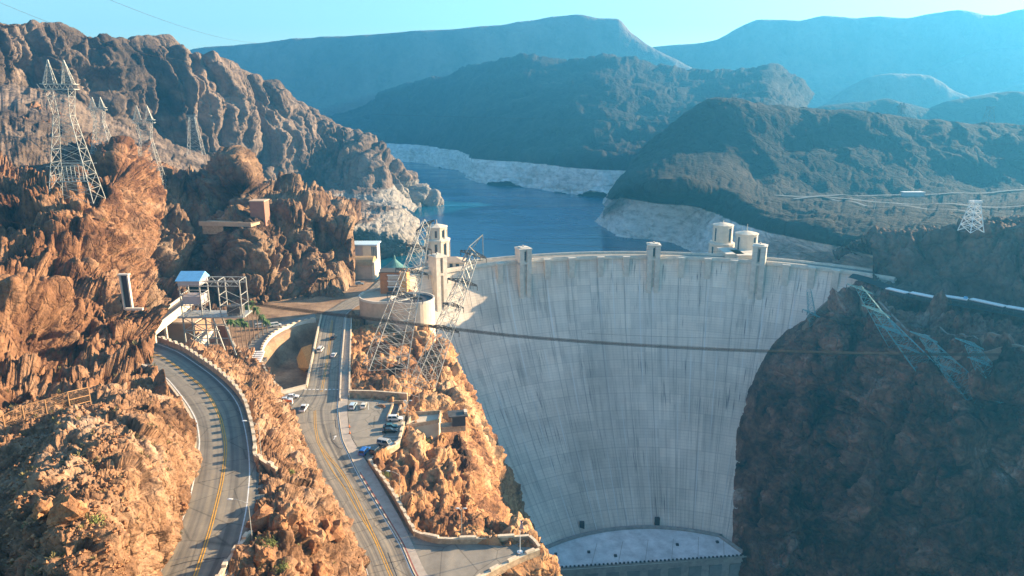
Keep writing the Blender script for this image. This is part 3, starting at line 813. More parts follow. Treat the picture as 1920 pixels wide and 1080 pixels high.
# side branch in the shade of the rock
ribbon("side_road", U_([(455,1010),(470,930),(476,880)]), U_([(462,1012),(490,960),(500,895)]), M_asph, 20, -.15)
Z0 = lambda L: [q(a, b_, 0.0) for a, b_ in L]
lL = Z0([(735,1250),(708,1150),(687,1080),(673,1037),(645,983),(606,912),(590,882),(570,838),(547,795),(545,765),(560,748),(572,727),(586,662),(602,592),(625,577),(650,562),(685,547)])+[dcyl(-47.5, DR+12.2, 0)]
lR = Z0([(890,1250),(830,1150),(780,1080),(753,1020),(713,953),(673,887),(655,850),(643,823),(637,787),(635,765),(636,752),(637,735),(641,662),(648,597),(655,585),(672,573),(700,558)])+[dcyl(-47.5, DR+2.2, 0)]
ribbon("lower_road", lL, lR, M_asph2, 160, across=10)
yA = Z0([(830,1250),(770,1150),(733,1080),(707,1020),(673,947),(650,902),(633,877),(610,850),(597,830),(591,800),(590,770)])
stripe("centre_line", along(yA, -.2), .2, M_yel, .03); stripe("centre_line", along(yA, .35), .2, M_yel, .03)
yB = Z0([(709,1024),(690,990),(672,962),(648,918),(625,885),(608,856),(600,838)])
stripe("centre_line", yB, .22, M_yel, .032)
yC = Z0([(603,735),(611,690),(617,650),(623,600)])
stripe("centre_line", along(yC, -.3), .2, M_yel); stripe("centre_line", along(yC, .3), .2, M_yel)
stripe("edge_line", along(lR, -.5, 120), .2, M_wline); stripe("edge_line", along(Z0([(687,1080),(673,1037),(645,983),(606,912),(590,882),(570,838)]), .4), .15, M_wline)
M_tar = flat_mat("tar_seam", (.035,.033,.032), .8, .2, 1)
for k, L_ in enumerate(([(629,787),(630,802),(638,803),(641,803)],[(620,812),(622,826),(633,838),(641,842)],[(640,988),(690,975),(713,970)],[(700,1062),(745,1052),(768,1046)],[(727,1036),(736,1060),(746,1085)],[(604,905),(640,893),(668,886)],[(556,795),(600,790),(632,788)],[(596,690),(612,688),(636,690)])):
    stripe("tar_seam", Z0(L_), .16, M_tar, .022, 14)
for L_ in ([(320,1062),(360,1052),(420,1046)],[(372,905),(410,897),(440,884)],[(352,760),(400,752),(445,750)]):
    stripe("tar_seam", U_(L_), .16, M_tar, .022, 14)
stripe("red_kerb_line", along(lR[:6], .32, 60), .3, flat_mat("red_kerb", (.30,.10,.07), .8, .3, 1), .17, 60)
arr = q(628, 820, .03); o = MB().add([arr+Vector(v) for v in ((-.12,-1.6,0),(.12,-1.6,0),(.12,.4,0),(.5,.4,0),(0,1.5,0),(-.5,.4,0),(-.12,.4,0))], [tuple(range(7))]).build("arrow_marking", M_wline); o['kind'] = 'structure'
m = MB()
for k in range(9):
    a = q(573+k*7.6, 730, .03)
    m.add([a+Vector((-.45,-.35,0)), a+Vector((.45,-.35,0)), a+Vector((.45,.35,0)), a+Vector((-.45,.35,0))], [(0,1,2,3)])
o = m.build("crosswalk_marking", M_wline); o['kind'] = 'structure'
# pavement right of the lower road, kerbs
sR = Z0([(1010,1250),(870,1150),(803,1080),(772,1016),(748,968),(700,885),(677,850),(658,818),(652,780),(652,760),(653,745),(654,700),(655,662),(657,597)])
kl = along(lR[:14], .12, 120)
ribbon("pavement", along(lR[:14], .1, 120), along(sR, -.05, 120), M_side, 120, .14, across=3)
ribbon("kerb", along(lR[:14], -.15, 120), along(lR[:14], .12, 120), M_cope, 120, .15, across=1)
ribbon("kerb", along(lL[:9], -.35, 90), along(lL[:9], -.0, 90), M_cope, 90, .15, across=1)
# car park and viewing terrace
def poly_plane(name, pts, mat, dz=0.0):
    m = MB().add([v+Vector((0,0,dz)) for v in pts], [tuple(range(len(pts)))])
    o = m.build(name, mat)
    l = o.data.uv_layers.new(name='uv')
    for lp in o.data.loops:
        c = o.data.vertices[lp.vertex_index].co; l.data[lp.index].uv = (c.x*.05, c.y)
    o['kind'] = 'structure'; return o
poly_plane("car_park", Z0([(653,747),(765,752),(757,792),(747,832),(693,868),(676,848),(657,815),(652,775)]), M_lot, -.05)
for (a_, b_) in (((669,752),(669,768)),((690,753),(691,768)),((712,754),(714,768)),((722,818),(752,818)),((716,824),(748,824)),((690,838),(700,858)),((672,842),(680,856))):
    stripe("bay_line", [q(*a_, 0), q((a_[0]+b_[0])/2, (a_[1]+b_[1])/2, 0), q(*b_, 0)], .14, M_wline, -.03, 8)
poly_plane("terrace", Z0([(758,985),(778,1006),(822,1018),(905,1018),(990,1014),(1009,1032),(955,1060),(900,1086),(800,1180),(790,1100),(770,1030),(755,1000)]), M_lot, -.08)
poly_plane("side_lot", Z0([(500,745),(538,735),(574,726),(575,745),(560,775),(545,785),(520,790)]), M_lot, -.09)
# road on the right bank
aL = Z0([(1600,512),(1640,523),(1700,545),(1780,559),(1860,572),(1920,583),(2080,625),(2400,760)])
aR = Z0([(1590,520),(1636,533),(1695,556),(1780,571),(1860,585),(1920,597),(2080,648),(2400,800)])
ribbon("right_bank_road", aL, aR, flat_mat("dark_road", (.05,.05,.05), .95, .3, .2, spec=.1), 90, -.05)

# ------------------------------------------------------------ more materials
flat_mat("glass_blue", (.10,.17,.22), .15, .15, .6, spec=.7)
flat_mat("copper_green", (.10,.22,.20), .6, .3, .4)
flat_mat("rust_panel", (.42,.17,.06), .6, .35, .5)
flat_mat("plaster_tan", (.50,.37,.26), .85, .2, .4)
flat_mat("plaster_cream", (.66,.56,.43), .85, .15, .4)
flat_mat("steel_galv", (.42,.42,.39), .5, .2, .8, metal=.35)
flat_mat("steel_dark", (.10,.095,.09), .6, .3, .8, metal=.3)
flat_mat("steel_teal", (.16,.36,.40), .55, .2, .8, metal=.2)
flat_mat("roof_blue", (.17,.42,.66), .5, .15, .8)
flat_mat("roof_pale", (.74,.75,.74), .8, .3, .14)
flat_mat("dark_metal", (.05,.05,.055), .6, .2, .8)
flat_mat("brown_wall", (.24,.13,.085), .85, .25, .4)
flat_mat("cable_rust", (.03,.018,.011), .8, .2, .4)
flat_mat("orange_plastic", (.75,.20,.04), .5, .1, .5)
flat_mat("trunk", (.22,.15,.10), .9, .3, 2)
flat_mat("frond", (.07,.12,.035), .8, .4, 1.5)
flat_mat("shrub_green", (.17,.20,.055), .85, .45, 1.2)
flat_mat("rubber", (.02,.02,.02), .8, .1, 1)
flat_mat("car_glass", (.02,.03,.04), .1, .1, 1, spec=.8)
flat_mat("lamp_lens", (.75,.75,.72), .3, .1, 1)
flat_mat("tail_red", (.35,.02,.015), .35, .1, 1)
flat_mat("flag_red", (.50,.10,.10), .8, .1, 1)
flat_mat("flag_blue", (.06,.08,.22), .8, .1, 1)
M = MATS

def dot_unit(a, b):
    d = Vector((b.x-a.x, b.y-a.y, 0)).normalized(); return d, Vector((-d.y, d.x, 0))
def local(o, root):
    """keep mesh coordinates in world space while parented to an empty at its base"""
    bpy.context.view_layer.update() if False else None
    o.parent = root
    o.matrix_parent_inverse = (Matrix.Translation(root.location) @ Matrix.Rotation(root.rotation_euler.z, 4, 'Z')).inverted()
    return o

# ------------------------------------------------------------ stone walls with merlons
def stone_wall(pts, label, h=1.1, th=.55, mer=3.2, mh=.5, ml=1.5, mat=None, group=None, cop=None, low=1.0, name="stone_wall", cat="wall"):
    C = np.array([tuple(v) for v in pts]); L = np.linalg.norm(np.diff(C, axis=0), axis=1).sum()
    n = max(6, int(L/1.6)); a = rs(pts, n)
    g = np.gradient(a, axis=0); g[:, 2] = 0; g /= np.linalg.norm(g, axis=1, keepdims=True)+1e-9
    s = np.stack([g[:, 1], -g[:, 0], 0*g[:, 0]], 1)
    root = empty(name, Vector(a[0])); tag(root, label, cat, group)
    def strip(w, z0, z1):
        m = MB(); vs = []
        for i in range(n):
            for sg, z in ((-1, z0), (1, z0), (1, z1), (-1, z1)):
                vs.append(tuple(a[i]+s[i]*w*sg+np.array([0, 0, z])))
        fs = [(i*4+k, i*4+(k+1) % 4, i*4+(k+1) % 4+4, i*4+k+4) for i in range(n-1) for k in range(4)]
        fs += [(0, 1, 2, 3), (n*4-1, n*4-2, n*4-3, n*4-4)]
        return m.add(vs, fs)
    local(strip(th/2, -low, h).build("wall_body", mat or M_wallst), root)
    local(strip(th/2+.08, h+.003, h+.16).build("coping", cop or M_cope), root)
    if mer:
        d = np.concatenate([[0], np.cumsum(np.linalg.norm(np.diff(a, axis=0), axis=1))]); k = mer*.5; c = 0
        while k < d[-1] and c < 95:
            pt = np.array([np.interp(k, d, a[:, j]) for j in range(3)]); i = min(n-1, int(np.searchsorted(d, k)))
            mb = MB().obox(pt, g[i], s[i], ml/2, th/2+.12, pt[2]+h+.163, pt[2]+h+.163+mh)
            local(mb.build("merlon", cop or M_cope), root); k += mer; c += 1
    return root
wu = along(uR, 1.5, 90)
i0 = min(range(len(wu)), key=lambda i: abs(proj(wu[i])[1]-852)); 
wseg = wu[i0:]
stone_wall([q(520, 893, 24.0), q(495, 878, 24.3), q(478, 864, 24.5)]+[wseg[i] for i in range(0, len(wseg), 4)], "long curving stone wall with raised blocks on the outer edge of the upper left road", mer=4.2, h=1.75, mh=.6)
stone_wall([q(472,1004,25.2), q(455,1025,25.4), q(432,1056,25.7), q(410,1095,26.0), q(378,1170,26.6), q(350,1240,27)], "short stone wall behind the nearest street lamp at the bottom of the photo", mer=4.2, h=.9)
stone_wall(Z0([(692,868),(715,898),(742,939),(767,985),(778,1004)]), "stone wall with raised blocks between the pavement and the rock slope, lower centre", mer=3.6)
stone_wall(Z0([(779,1005),(800,1013),(822,1018),(865,1019),(905,1018),(950,1016),(992,1013)]), "stone wall along the far edge of the terrace with the flagpole", mer=9, ml=4.0, h=1.3, mh=.45)
stone_wall(Z0([(993,1014),(1003,1023),(1011,1034)]), "short end wall at the right tip of the flagpole terrace", mer=0, h=1.3)
stone_wall(Z0([(1011,1036),(985,1046),(955,1060),(905,1086),(850,1125)]), "stepped stone wall along the near edge of the flagpole terrace", mer=5, ml=2.4, h=.9)
stone_wall(Z0([(757,796),(753,812),(747,834),(722,850),(692,867)]), "pale stone wall round the right side of the car park", mer=4.2, ml=2.0, h=.9)
stone_wall(Z0([(575,727),(581,695),(588,662),(595,627),(603,592)]), "straight pale parapet on the left side of the lower road", mer=0, h=.9, th=.5, mat=M_cope, low=8)
stone_wall(Z0([(638,752),(640,700),(643,662),(646,627),(649,597)]), "pale parapet between the lower road and its footpath", mer=0, h=1.1, th=.4, mat=M_cope)
stone_wall(Z0([(655,746),(656,700),(657,662),(658,627),(659,598)]), "pale outer parapet of the footpath above the leaning steel tower", mer=0, h=1.0, th=.4, mat=M_cope)
stone_wall(Z0([(592,600),(562,607),(532,617),(508,632),(493,652),(490,676),(499,700),(516,724),(532,738)]), "curved crenellated wall of the ramp left of the lower road", mer=3.4, ml=1.6, h=.9, mat=M_conc, low=5)
stone_wall(Z0([(516,742),(545,735),(573,728)]), "short tan wall between the side lot and the ramp", mer=0, h=1.3, mat=M_conc, low=6)
stone_wall(Z0([(405,630),(427,632),(434,652),(446,674),(466,694)]), "curved dark red retaining wall in front of the palms", mer=0, h=5, th=.6, mat=M['brown_wall'])
stone_wall(Z0([(655,742),(700,743),(764,748)]), "low dark wall at the back of the car park", mer=0, h=2.0, th=.6, mat=M_wallst)
from mathutils.bvhtree import BVHTree
def ground_on(objn):
    src = bpy.data.objects[objn]; return BVHTree.FromPolygons([v.co for v in src.data.vertices], [tuple(f.vertices) for f in src.data.polygons])
bvw = ground_on("right_canyon_wall")
def path_on(pts, lift=.5):
    L = []
    for v in rs([q(*a) for a in pts], 60):
        h = bvw.ray_cast(Vector((v[0], v[1], 80)), Vector((0, 0, -1)))[0]; L.append(Vector((v[0], v[1], (h.z if h else v[2])+lift)))
    for _ in range(5): L = [L[0]]+[Vector((L[i].x, L[i].y, (L[i-1].z+L[i].z*2+L[i+1].z)/4)) for i in range(1, len(L)-1)]+[L[-1]]
    return L
m_pw, m_pc = flat_mat("path_wall", (.24,.165,.12), .9, .25, .5), flat_mat("path_coping", (.28,.21,.165), .9, .25, .5)
stone_wall(path_on([(1506,598,-18),(1514,606,-20),(1532,603,-20),(1560,604,-20),(1600,614,-21),(1650,640,-21.5),(1700,670,-22),(1760,704,-23),(1830,736,-24),(1935,764,-25)])[::2],
           "long low wall of the path winding down the right canyon side", mer=0, h=1.6, th=.9, mat=m_pw, low=5, cop=m_pc)
stone_wall(path_on([(1750,632,-13),(1785,650,-13),(1830,678,-13),(1870,692,-13),(1940,702,-13)])[::2],
           "short upper path wall on the right canyon side, above the long one", mer=0, h=1.0, th=.8, mat=m_pw, low=4, cop=m_pc)
stone_wall(along(uL, -.9, 60)[3:56:2], "low concrete kerb wall along the inner edge of the upper road", mer=0, h=.35, th=.4, mat=M_conc)
ribbon("ramp_road", Z0([(590,588),(548,597),(505,611),(474,635),(462,662),(468,692)]), Z0([(594,598),(560,605),(528,616),(505,631),(491,652),(489,682)]), M_lot, 40, -.2)
# straw-coloured sheet, a painted patch of sunlight in the hollow of the loop
sunp = [q(585,645,-.8), q(565,652,-4), q(556,672,-8), q(560,690,-9), q(572,697,-9), q(580,690,-1)]
o = MB().add(sunp, [tuple(range(6))]).build("sun_patch", flat_mat("sun_patch_straw", (.52,.30,.10), .95, .35, .8, bdist=.2)); o['kind'] = 'structure'

poly_plane("abutment_ground", Z0([(648,600),(700,598),(760,585),(768,550),(765,520),(722,515),(690,530),(655,562)]), M_ground, -.7)
# ------------------------------------------------------------ powerhouse at the toe of the dam
zr = -145.0
root = empty("powerhouse", (80, 345, -178)); tag(root, "pale flat-roofed powerhouse at the foot of the dam face", "building")
arc = [dcyl(t_, 105.5, 0) for t_ in np.linspace(-39, 24, 26)]
poly = [(v.x, v.y) for v in arc]+[(q(1352,1006,zr).x, q(1352,1006,zr).y), (q(1402,1043,zr).x, q(1402,1043,zr).y), (q(1225,1056,zr).x, q(1225,1056,zr).y), (q(1050,1068,zr).x, q(1050,1068,zr).y), (q(960,1075,zr).x, q(960,1075,zr).y)]
local(MB().prism(poly, -178, zr-.5).build("wall", M_concd), root)
local(MB().prism(poly, zr-.497, zr).build("roof", M['roof_pale']), root)
def rail(pts, h, w, mat, name):
    m = MB()
    for a, b_ in zip(pts, pts[1:]):
        d, s_ = dot_unit(Vector(a), Vector(b_)); c = (Vector(a)+Vector(b_))/2; L = (Vector(b_)-Vector(a)).length/2+.1
        m.obox(c, d, s_, L, w, zr+.002, zr+h)
    return local(m.build(name, mat), root)
rail([Vector((v.x, v.y, zr)) for v in [dcyl(t_, 104.5, 0) for t_ in np.linspace(-39, 24, 30)]]+[q(1350,1007,zr), q(1399,1042,zr)], 1.4, .9, M_concd, "parapet")
fr = [q(1400,1044,zr), q(1050,1067,zr)]
rail(fr, .9, .5, M_concd, "parapet")
for k in range(46):
    a = fr[0].lerp(fr[1], (k+.5)/46); local(MB().box(a.x-.5, a.x+.5, a.y-.4, a.y+.4, zr+.903, zr+1.7).build('railing_post', M['dark_metal']), root)
for px, py in ((1154,1043),(1104,1036),(1270,1022),(1345,1017),(1042,1040)):
    a = q(px, py, zr); local(MB().box(a.x-.8, a.x+.8, a.y-.8, a.y+.8, zr, zr+.8).build("vent", M['dark_metal']), root)
for px, py in ((1091,996),(1232,988)):
    a = q(px, py, zr); local(MB().box(a.x-1.4, a.x+1.4, a.y-.5, a.y+1.5, zr, zr+6).build("stair_shaft", M['dark_metal']), root)
for k in range(9):
    a = fr[0].lerp(fr[1], (k+.5)/9); b_ = fr[0].lerp(fr[1], (k+1.3)/9); d, s_ = dot_unit(fr[0], fr[1])
    local(MB().obox(a-s_*(-.2), d, s_, 3.6, .2, -174, zr-4).build("panel", MATS.get('panel_grey') or flat_mat('panel_grey', (.22,.23,.22), .8, .2, .3)), root)
for k in range(1, 7):
    a = fr[0].lerp(fr[1], k/7)+Vector((2, 0, 0)); c = a+Vector((6, 22, 0))
    d, s_ = dot_unit(a, c); local(MB().obox((a+c)/2, d, s_, 11, .12, zr+.004, zr+.05).build("roof_seam", M_concd), root)
a, b_ = q(1330,1082,-158), q(1420,1076,-158)
w2 = empty("powerhouse_annex", (a.x, a.y, -178)); tag(w2, "lower flat-roofed annex at the right front corner of the powerhouse", "building")
local(MB().prism([(a.x, a.y-16), (b_.x+3, b_.y-16), (b_.x+3, b_.y+2), (a.x, a.y+2)], -178, -158.5).build("wall", M_concd), w2)
local(MB().prism([(a.x-.5, a.y-16), (b_.x+3.5, b_.y-16), (b_.x+3.5, b_.y+2.4), (a.x-.5, a.y+2.4)], -158.49, -158).build("roof", M['roof_pale']), w2)
# grey skirt behind the left part of the building
# ------------------------------------------------------------ intake towers
def intake(px, Y, ys, rad, label, n=12, low=-60, every=1, arcade=False):
    c = p(px, 500, Y); zt = [p(px, y, Y).z for y in ys]            # finial, roof, drum base, body base
    root = empty("intake_tower", (c.x, c.y, low)); tag(root, label, "tower", "intake towers standing in the lake")
    r1, r2 = rad; c0 = (c.x, c.y, 0); off = math.pi/n
    local(MB().lathe(c0, [(r1, zt[2]), (r1, zt[1]-.6)], n, a0=off).build("drum", M['plaster_cream']), root)
    local(MB().lathe(c0, [(r1+.5, zt[1]-.6), (r1+.5, zt[1]), (r1*.4, zt[1]+1.2), (.3, zt[1]+1.6), (.2, zt[0])], n, a0=off).build("roof", M['plaster_cream']), root)
    local(MB().lathe(c0, [(r2, low), (r2, zt[2]-.003)], n, a0=off).build("body", M['plaster_cream']), root)
    local(MB().lathe(c0, [(r2+.5, zt[2]-1.2), (r2+.5, zt[2]-.3), (r1+.3, zt[2]+.3)], n, a0=off).build("cornice", M_conc), root)
    for k in range(n):
        t_ = off+2*math.pi*(k+.5)/n; e = Vector((math.cos(t_), math.sin(t_), 0)); s_ = Vector((-e.y, e.x, 0))
        if e.y > .35: continue
        if k % every: continue
        for r, z0, z1, w in ((r1, zt[2]+1.5, zt[1]-2.2, .75), (r2, zt[3]+1.0, zt[2]-2.6, .85)):
            if z1-z0 < .8: continue
            rr = r*math.cos(math.pi/n)
            local(MB().obox(Vector((c.x, c.y, 0))+e*(rr+.02), e, s_, .12, w, z0, z1).build("window", M['dark_glass']), root)
            local(MB().obox(Vector((c.x, c.y, 0))+e*(rr+.1)+s_*(w+.5), e, s_, .35, .3, z0-1, z1+.8).build("buttress", M_conc), root)
    local(MB().lathe(c0, [(r2+2.4, low), (r2+2.4, zt[3]-.5), (r2+.2, zt[3]+.4)], n, a0=off).build("base", M['plaster_cream']), root)
    if arcade:
        for i in range(-2, 3):
            for j in range(2):
                t_ = -math.pi/2+i*.26; e = Vector((math.cos(t_), math.sin(t_), 0)); s_ = Vector((-e.y, e.x, 0))
                local(MB().obox(Vector((c.x, c.y, 0))+e*((r2+2.4)*.985), e, s_, .25, .85, zt[3]-3.6-j*3.2, zt[3]-1.4-j*3.2).build("opening", M['dark_glass']), root)
    return root, c, zt
intake(821, 455, (412,424,447,487), (6.9, 8.6), "sunlit cream intake tower with stepped drum at the left end of the dam", 8)
intake(1350, 505, (413,421,454,492), (7.2, 9.2), "taller left one of two round intake towers behind the dam's right half", every=3, arcade=True)
intake(1395, 482, (420,437,478,490), (7.6, 8.2), "shorter right one of two round intake towers behind the dam's right half", every=3)
# footbridge walls from crest to the right intake towers
for (pa, pb, Ya, Yb_, lb) in ((1362,1380,462,478,"short pale wedge-shaped gallery joining the dam crest to the left intake tower"),(1383,1412,458,470,"short cream gallery joining the dam crest to the right intake tower")):
    a, b_ = p(pa, 490, Ya), p(pb, 480, Yb_); root = empty("gallery", (a.x, a.y, 0)); tag(root, lb, "gallery")
    local(MB().box(a.x, b_.x, Ya, Yb_+6, -4, 2.6).build("wall", M['plaster_cream']), root)
    local(MB().box(a.x-.4, b_.x+.4, Ya-.4, Yb_+6.4, 2.603, 3.1).build("roof", M_conc), root)
a, b_ = p(826, 500, 436), p(880, 500, 452)
root = empty("gallery", (a.x, a.y, 0)); tag(root, "low tan-roofed gallery between the dam crest and the sunlit left intake tower", "gallery")
local(MB().box(a.x-8, b_.x-2, 434, 446, -3, 3.4).build("wall", M['plaster_cream']), root)
local(MB().add([(a.x-9, 433, 3.5), (b_.x-1, 433, 3.5), (b_.x-1, 447, 3.5), (a.x-9, 447, 3.5), (a.x-5, 440, 6), (b_.x-8, 440, 6)], [(0,1,5,4), (1,2,5), (2,3,4,5), (3,0,4), (0,3,2,1)]).build("roof", M['plaster_tan']), root)
for k in range(5): local(MB().box(a.x-6+k*4, a.x-4+k*4, 433.85, 434.1, .2, 2.6).build("window", M['dark_glass']), root)

# ------------------------------------------------------------ visitor buildings at the left end of the dam
cA, cB = p(729, 600, 333), p(775, 600, 325)
root = empty("round_building", (cB.x, cB.y, -14)); tag(root, "big round cream building of two joined drums below the left end of the dam", "building")
rt_ = 8.6
local(MB().lathe((cA.x, cA.y, 0), [(14, -14), (14, rt_)], 40).build("drum", M['plaster_tan']), root)  # shade painted as tan on this drum, sunlight as cream on the next
local(MB().lathe((cB.x, cB.y, 0), [(10.6, -16), (10.6, rt_+.6)], 40).build("drum", M['plaster_cream']), root)
for c, r, z in ((cA, 14, rt_), (cB, 10.6, rt_+.6)):
    m = MB(); n = 40; vs = []
    for i in range(n):
        t_ = 2*math.pi*i/n
        for rr, zz in ((r-.5, z), (r+.12, z), (r+.12, z+1.1), (r-.5, z+1.1)): vs.append((c.x+rr*math.cos(t_), c.y+rr*math.sin(t_), zz))
    fs = [(i*4+k, i*4+(k+1) % 4, ((i+1) % n)*4+(k+1) % 4, ((i+1) % n)*4+k) for i in range(n) for k in range(4)]
    local(m.add(vs, fs).build("parapet", M_conc), root)
local(MB().lathe((cB.x, cB.y, 0), [(9.9, rt_+.61), (9.9, rt_+.7)], 30).build("roof", M['dark_metal']), root)
local(MB().box(cA.x-15.5, cA.x+9, cA.y-13.5, cA.y-10.5, -16, -3).build("plinth", M['brown_wall']), root)
# lift house clad in rusty panels
a = p(741, 540, 342); root = empty("lift_house", (a.x, a.y, 8.7)); tag(root, "rust orange clad lift house standing on the roof of the round building", "building")
zt = p(741, 508, 342).z; hw = 6.8
local(MB().box(a.x-hw, a.x+hw*.45, a.y-4, a.y+5, 8.65, zt).build("wall", M['rust_panel']), root)
local(MB().box(a.x+hw*.45+.003, a.x+hw, a.y-5, a.y+5, 8.65, zt+.5).build("side_wing", flat_mat("rust_panel_lit", (.62,.32,.12), .6, .35, .6)), root)  # brighter rust tone paints the sunlight on the right face
for k in range(3):
    local(MB().box(a.x-hw*.4, a.x+hw*.4, a.y-4.5, a.y-4.02, 10+k*3.0, 12+k*3.0).build("louvre", M['steel_galv'] if k else M['dark_metal']), root)
    local(MB().box(a.x-hw*.45, a.x+hw*.42, a.y-4.7, a.y-4.03, 12.1+k*3.0, 12.5+k*3.0).build("sill", M_white), root)
local(MB().box(a.x-hw-.2, a.x+hw*.45, a.y-4.2, a.y+5.2, zt+.003, zt+.35).build("roof", M['bronze']), root)
# old pavilion with a green copper cone
a = p(741, 520, 378); root = empty("pavilion", (a.x, a.y, 0)); tag(root, "small pavilion with a pointed green copper roof behind the rust orange lift house", "building")
ze = p(741, 506, 378).z; zt = p(741, 478, 378).z
local(MB().lathe((a.x, a.y, 0), [(7.2, -1), (7.2, ze)], 8).build("wall", M['plaster_tan']), root)
local(MB().lathe((a.x, a.y, 0), [(8.4, ze), (8.4, ze+.3), (4.0, ze+3.0), (.7, ze+(zt-ze)*.72), (.45, zt-.6), (.1, zt)], 16).build("roof", M['copper_green']), root)
# cafe block and vaulted hall below the cliff
a = p(688, 500, 425); root = empty("glass_block", (a.x, a.y, 0)); tag(root, "small building with a blue-white flat roof and glazed corner against the cliff", "building")
z0, z1 = p(688, 482, 425).z, p(688, 456, 425).z
local(MB().box(a.x-7.5, a.x+7.5, a.y-5, a.y+6, -1, z1-.4).build("wall", flat_mat("plaster_grey", (.46,.40,.40), .85, .15, .4)), root)  # purplish grey puts the left face's shade into the wall colour
local(MB().box(a.x-1, a.x+7.9, a.y-5.3, a.y-5.02, z0, z1-.6).build("panel", M['plaster_cream']), root)
local(MB().box(a.x-8.2, a.x+8.4, a.y-6, a.y+6.6, z1-.39, z1+.3).build("roof", flat_mat("roof_ice", (.50,.66,.78), .6, .1, .5)), root)
for k in range(4): local(MB().box(a.x+4.4+k*.95, a.x+5.1+k*.95, a.y-5.5, a.y-5.32, z0+.6, z1-1.2).build("window", M['glass_blue']), root)
a = p(684, 510, 410); root = empty("vaulted_hall", (a.x, a.y, 0)); tag(root, "tan hall with a rounded roof at the foot of the cliff below the glazed block", "building")
z1 = p(684, 486, 410).z
local(MB().box(a.x-7, a.x+5.6, a.y-5, a.y+5, -1, z1-2.5).build("wall", M['plaster_tan']), root)
m = MB(); vs = []
for x in (a.x-7.4, a.x+6.2):
    for i in range(9):
        t_ = math.pi*i/8; vs.append((x, a.y+6*math.cos(t_), z1-2.5+4.4*math.sin(t_)))
fs = [(i, i+1, i+10, i+9) for i in range(8)]+[tuple(range(8, -1, -1)), tuple(range(9, 18))]+[(0, 9, 17, 8)]
local(m.add(vs, fs).build("roof", flat_mat("roof_ochre", (.36,.25,.13), .8, .25, .6)), root)
local(MB().box(a.x+5.62, a.x+7.2, a.y-5.4, a.y+5, -1, z1-.8).build("end_pier", M['plaster_cream']), root)
# wing wall between round building and dam, with pilasters
pts = [dcyl(-47, DR-.2, 0), p(760, 540, 372), p(725, 548, 372)]
stone_wall([dcyl(-44, DR-3, 0), dcyl(-49, DR-6, 0), q(752, 548, 0), q(712, 560, 0)], "sunlit cream wing wall between the dam and the round building", h=1.3, th=3.5, mer=0, mat=M['plaster_cream'], low=24)
# concrete retaining block and lookout beside the car park
c1, c2, c3 = q(823, 787, -1), q(762, 800, -1), q(770, 786, -1)
root = empty("retaining_block", (c1.x, c1.y, -16)); tag(root, "tall smooth concrete retaining block with a sunlit front right of the car park", "wall")
poly = [(c2.x, c2.y), (c1.x, c1.y-1), (c1.x, c1.y+6), (c3.x, c3.y+4)]
local(MB().prism(poly, -17, -1.6).build("wall", flat_mat("smooth_concrete", (.52,.45,.34), .85, .12, .3)), root)
m = MB()
for a, b_ in zip(poly, poly[1:]+poly[:1]):
    A_, B_ = Vector((*a, 0)), Vector((*b_, 0)); d, s_ = dot_unit(A_, B_); m.obox((A_+B_)/2, d, s_, (B_-A_).length/2, .2, -1.597, -.3)
local(m.build("parapet", M_wallst), root)
a, b_ = q(826, 797, -2), q(872, 796, -2.5)
root = empty("lookout", (b_.x, b_.y, -6)); tag(root, "small dark flat-roofed lookout at the end of a concrete walkway over the gorge", "lookout")
d, s_ = dot_unit(a, b_)
local(MB().obox((a+b_)/2, d, s_, (b_-a).length/2, 1.6, -4, -2).build("walkway", M_wallst), root)
local(MB().obox(b_-d*2.2, d, s_, 2.2, 2.0, -1.997, 1.4).build("cabin", M['dark_metal']), root)
local(MB().obox(b_-d*2.4, d, s_, 3.2, 2.5, 1.403, 1.8).build("roof", M['steel_dark']), root)
local(MB().obox(b_+d*.2, d, s_, .5, 1.2, 1.0, 2.6).build("end_panel", M['plaster_cream']), root)
# stairwell in the car park
a, b_ = q(724, 789, 0), q(757, 757, 0)
root = empty("stairwell", (a.x, a.y, 0)); tag(root, "low-walled square stairwell at the back right corner of the car park", "stairwell")
local(MB().box(a.x, a.x+.5, a.y, b_.y, 0, .8).build("wall", M_wallst), root)
local(MB().box(a.x+.503, b_.x, b_.y-.4, b_.y, 0, 1.3).build("wall", M_wallst), root)
local(MB().box(b_.x-.9, b_.x-.3, a.y+3, b_.y-.403, 0, .7).build("wall", M_wallst), root)
local(MB().box(a.x+.7, b_.x-1.1, a.y+3, b_.y-.6, -.04, .02).build("floor", flat_mat("slate_floor", (.12,.12,.12), .9, .15, .5)), root)
# ledge and red house high in the middle cliff
a, b_ = p(385, 425, 376), p(478, 408, 372)
root = empty("cliff_terrace", (a.x, a.y, 30)); tag(root, "tan concrete terrace with a pale edge wall halfway up the middle cliff", "terrace")
d, s_ = dot_unit(a, b_); c = (a+b_)/2; L = (b_-a).length/2
local(MB().obox(c, d, s_, L, 5, c.z-1.4, c.z).build("slab", M_wallst), root)
local(MB().obox(c-s_*5.2, d, s_, L, .2, c.z-1.4, c.z+1.0).build("parapet", M['plaster_tan']), root)
local(MB().obox(c-d*L*.5-s_*4.6, d, s_, 6, .25, c.z-6, c.z-1.403).build("support_wall", M_wallst), root)
a = p(488, 402, 384); root = empty("cliff_house", (a.x, a.y, a.z)); tag(root, "plain dark red block house beside the terrace in the middle cliff", "building")
local(MB().box(a.x-4, a.x+4, a.y-4, a.y+4, a.z-6, a.z+7.6).build("wall", flat_mat("red_block", (.30,.15,.11), .9, .15, .5)), root)
local(MB().box(a.x-4.3, a.x+4.3, a.y-4.3, a.y+4.3, a.z+7.603, a.z+8.1).build("roof", M['plaster_tan']), root)
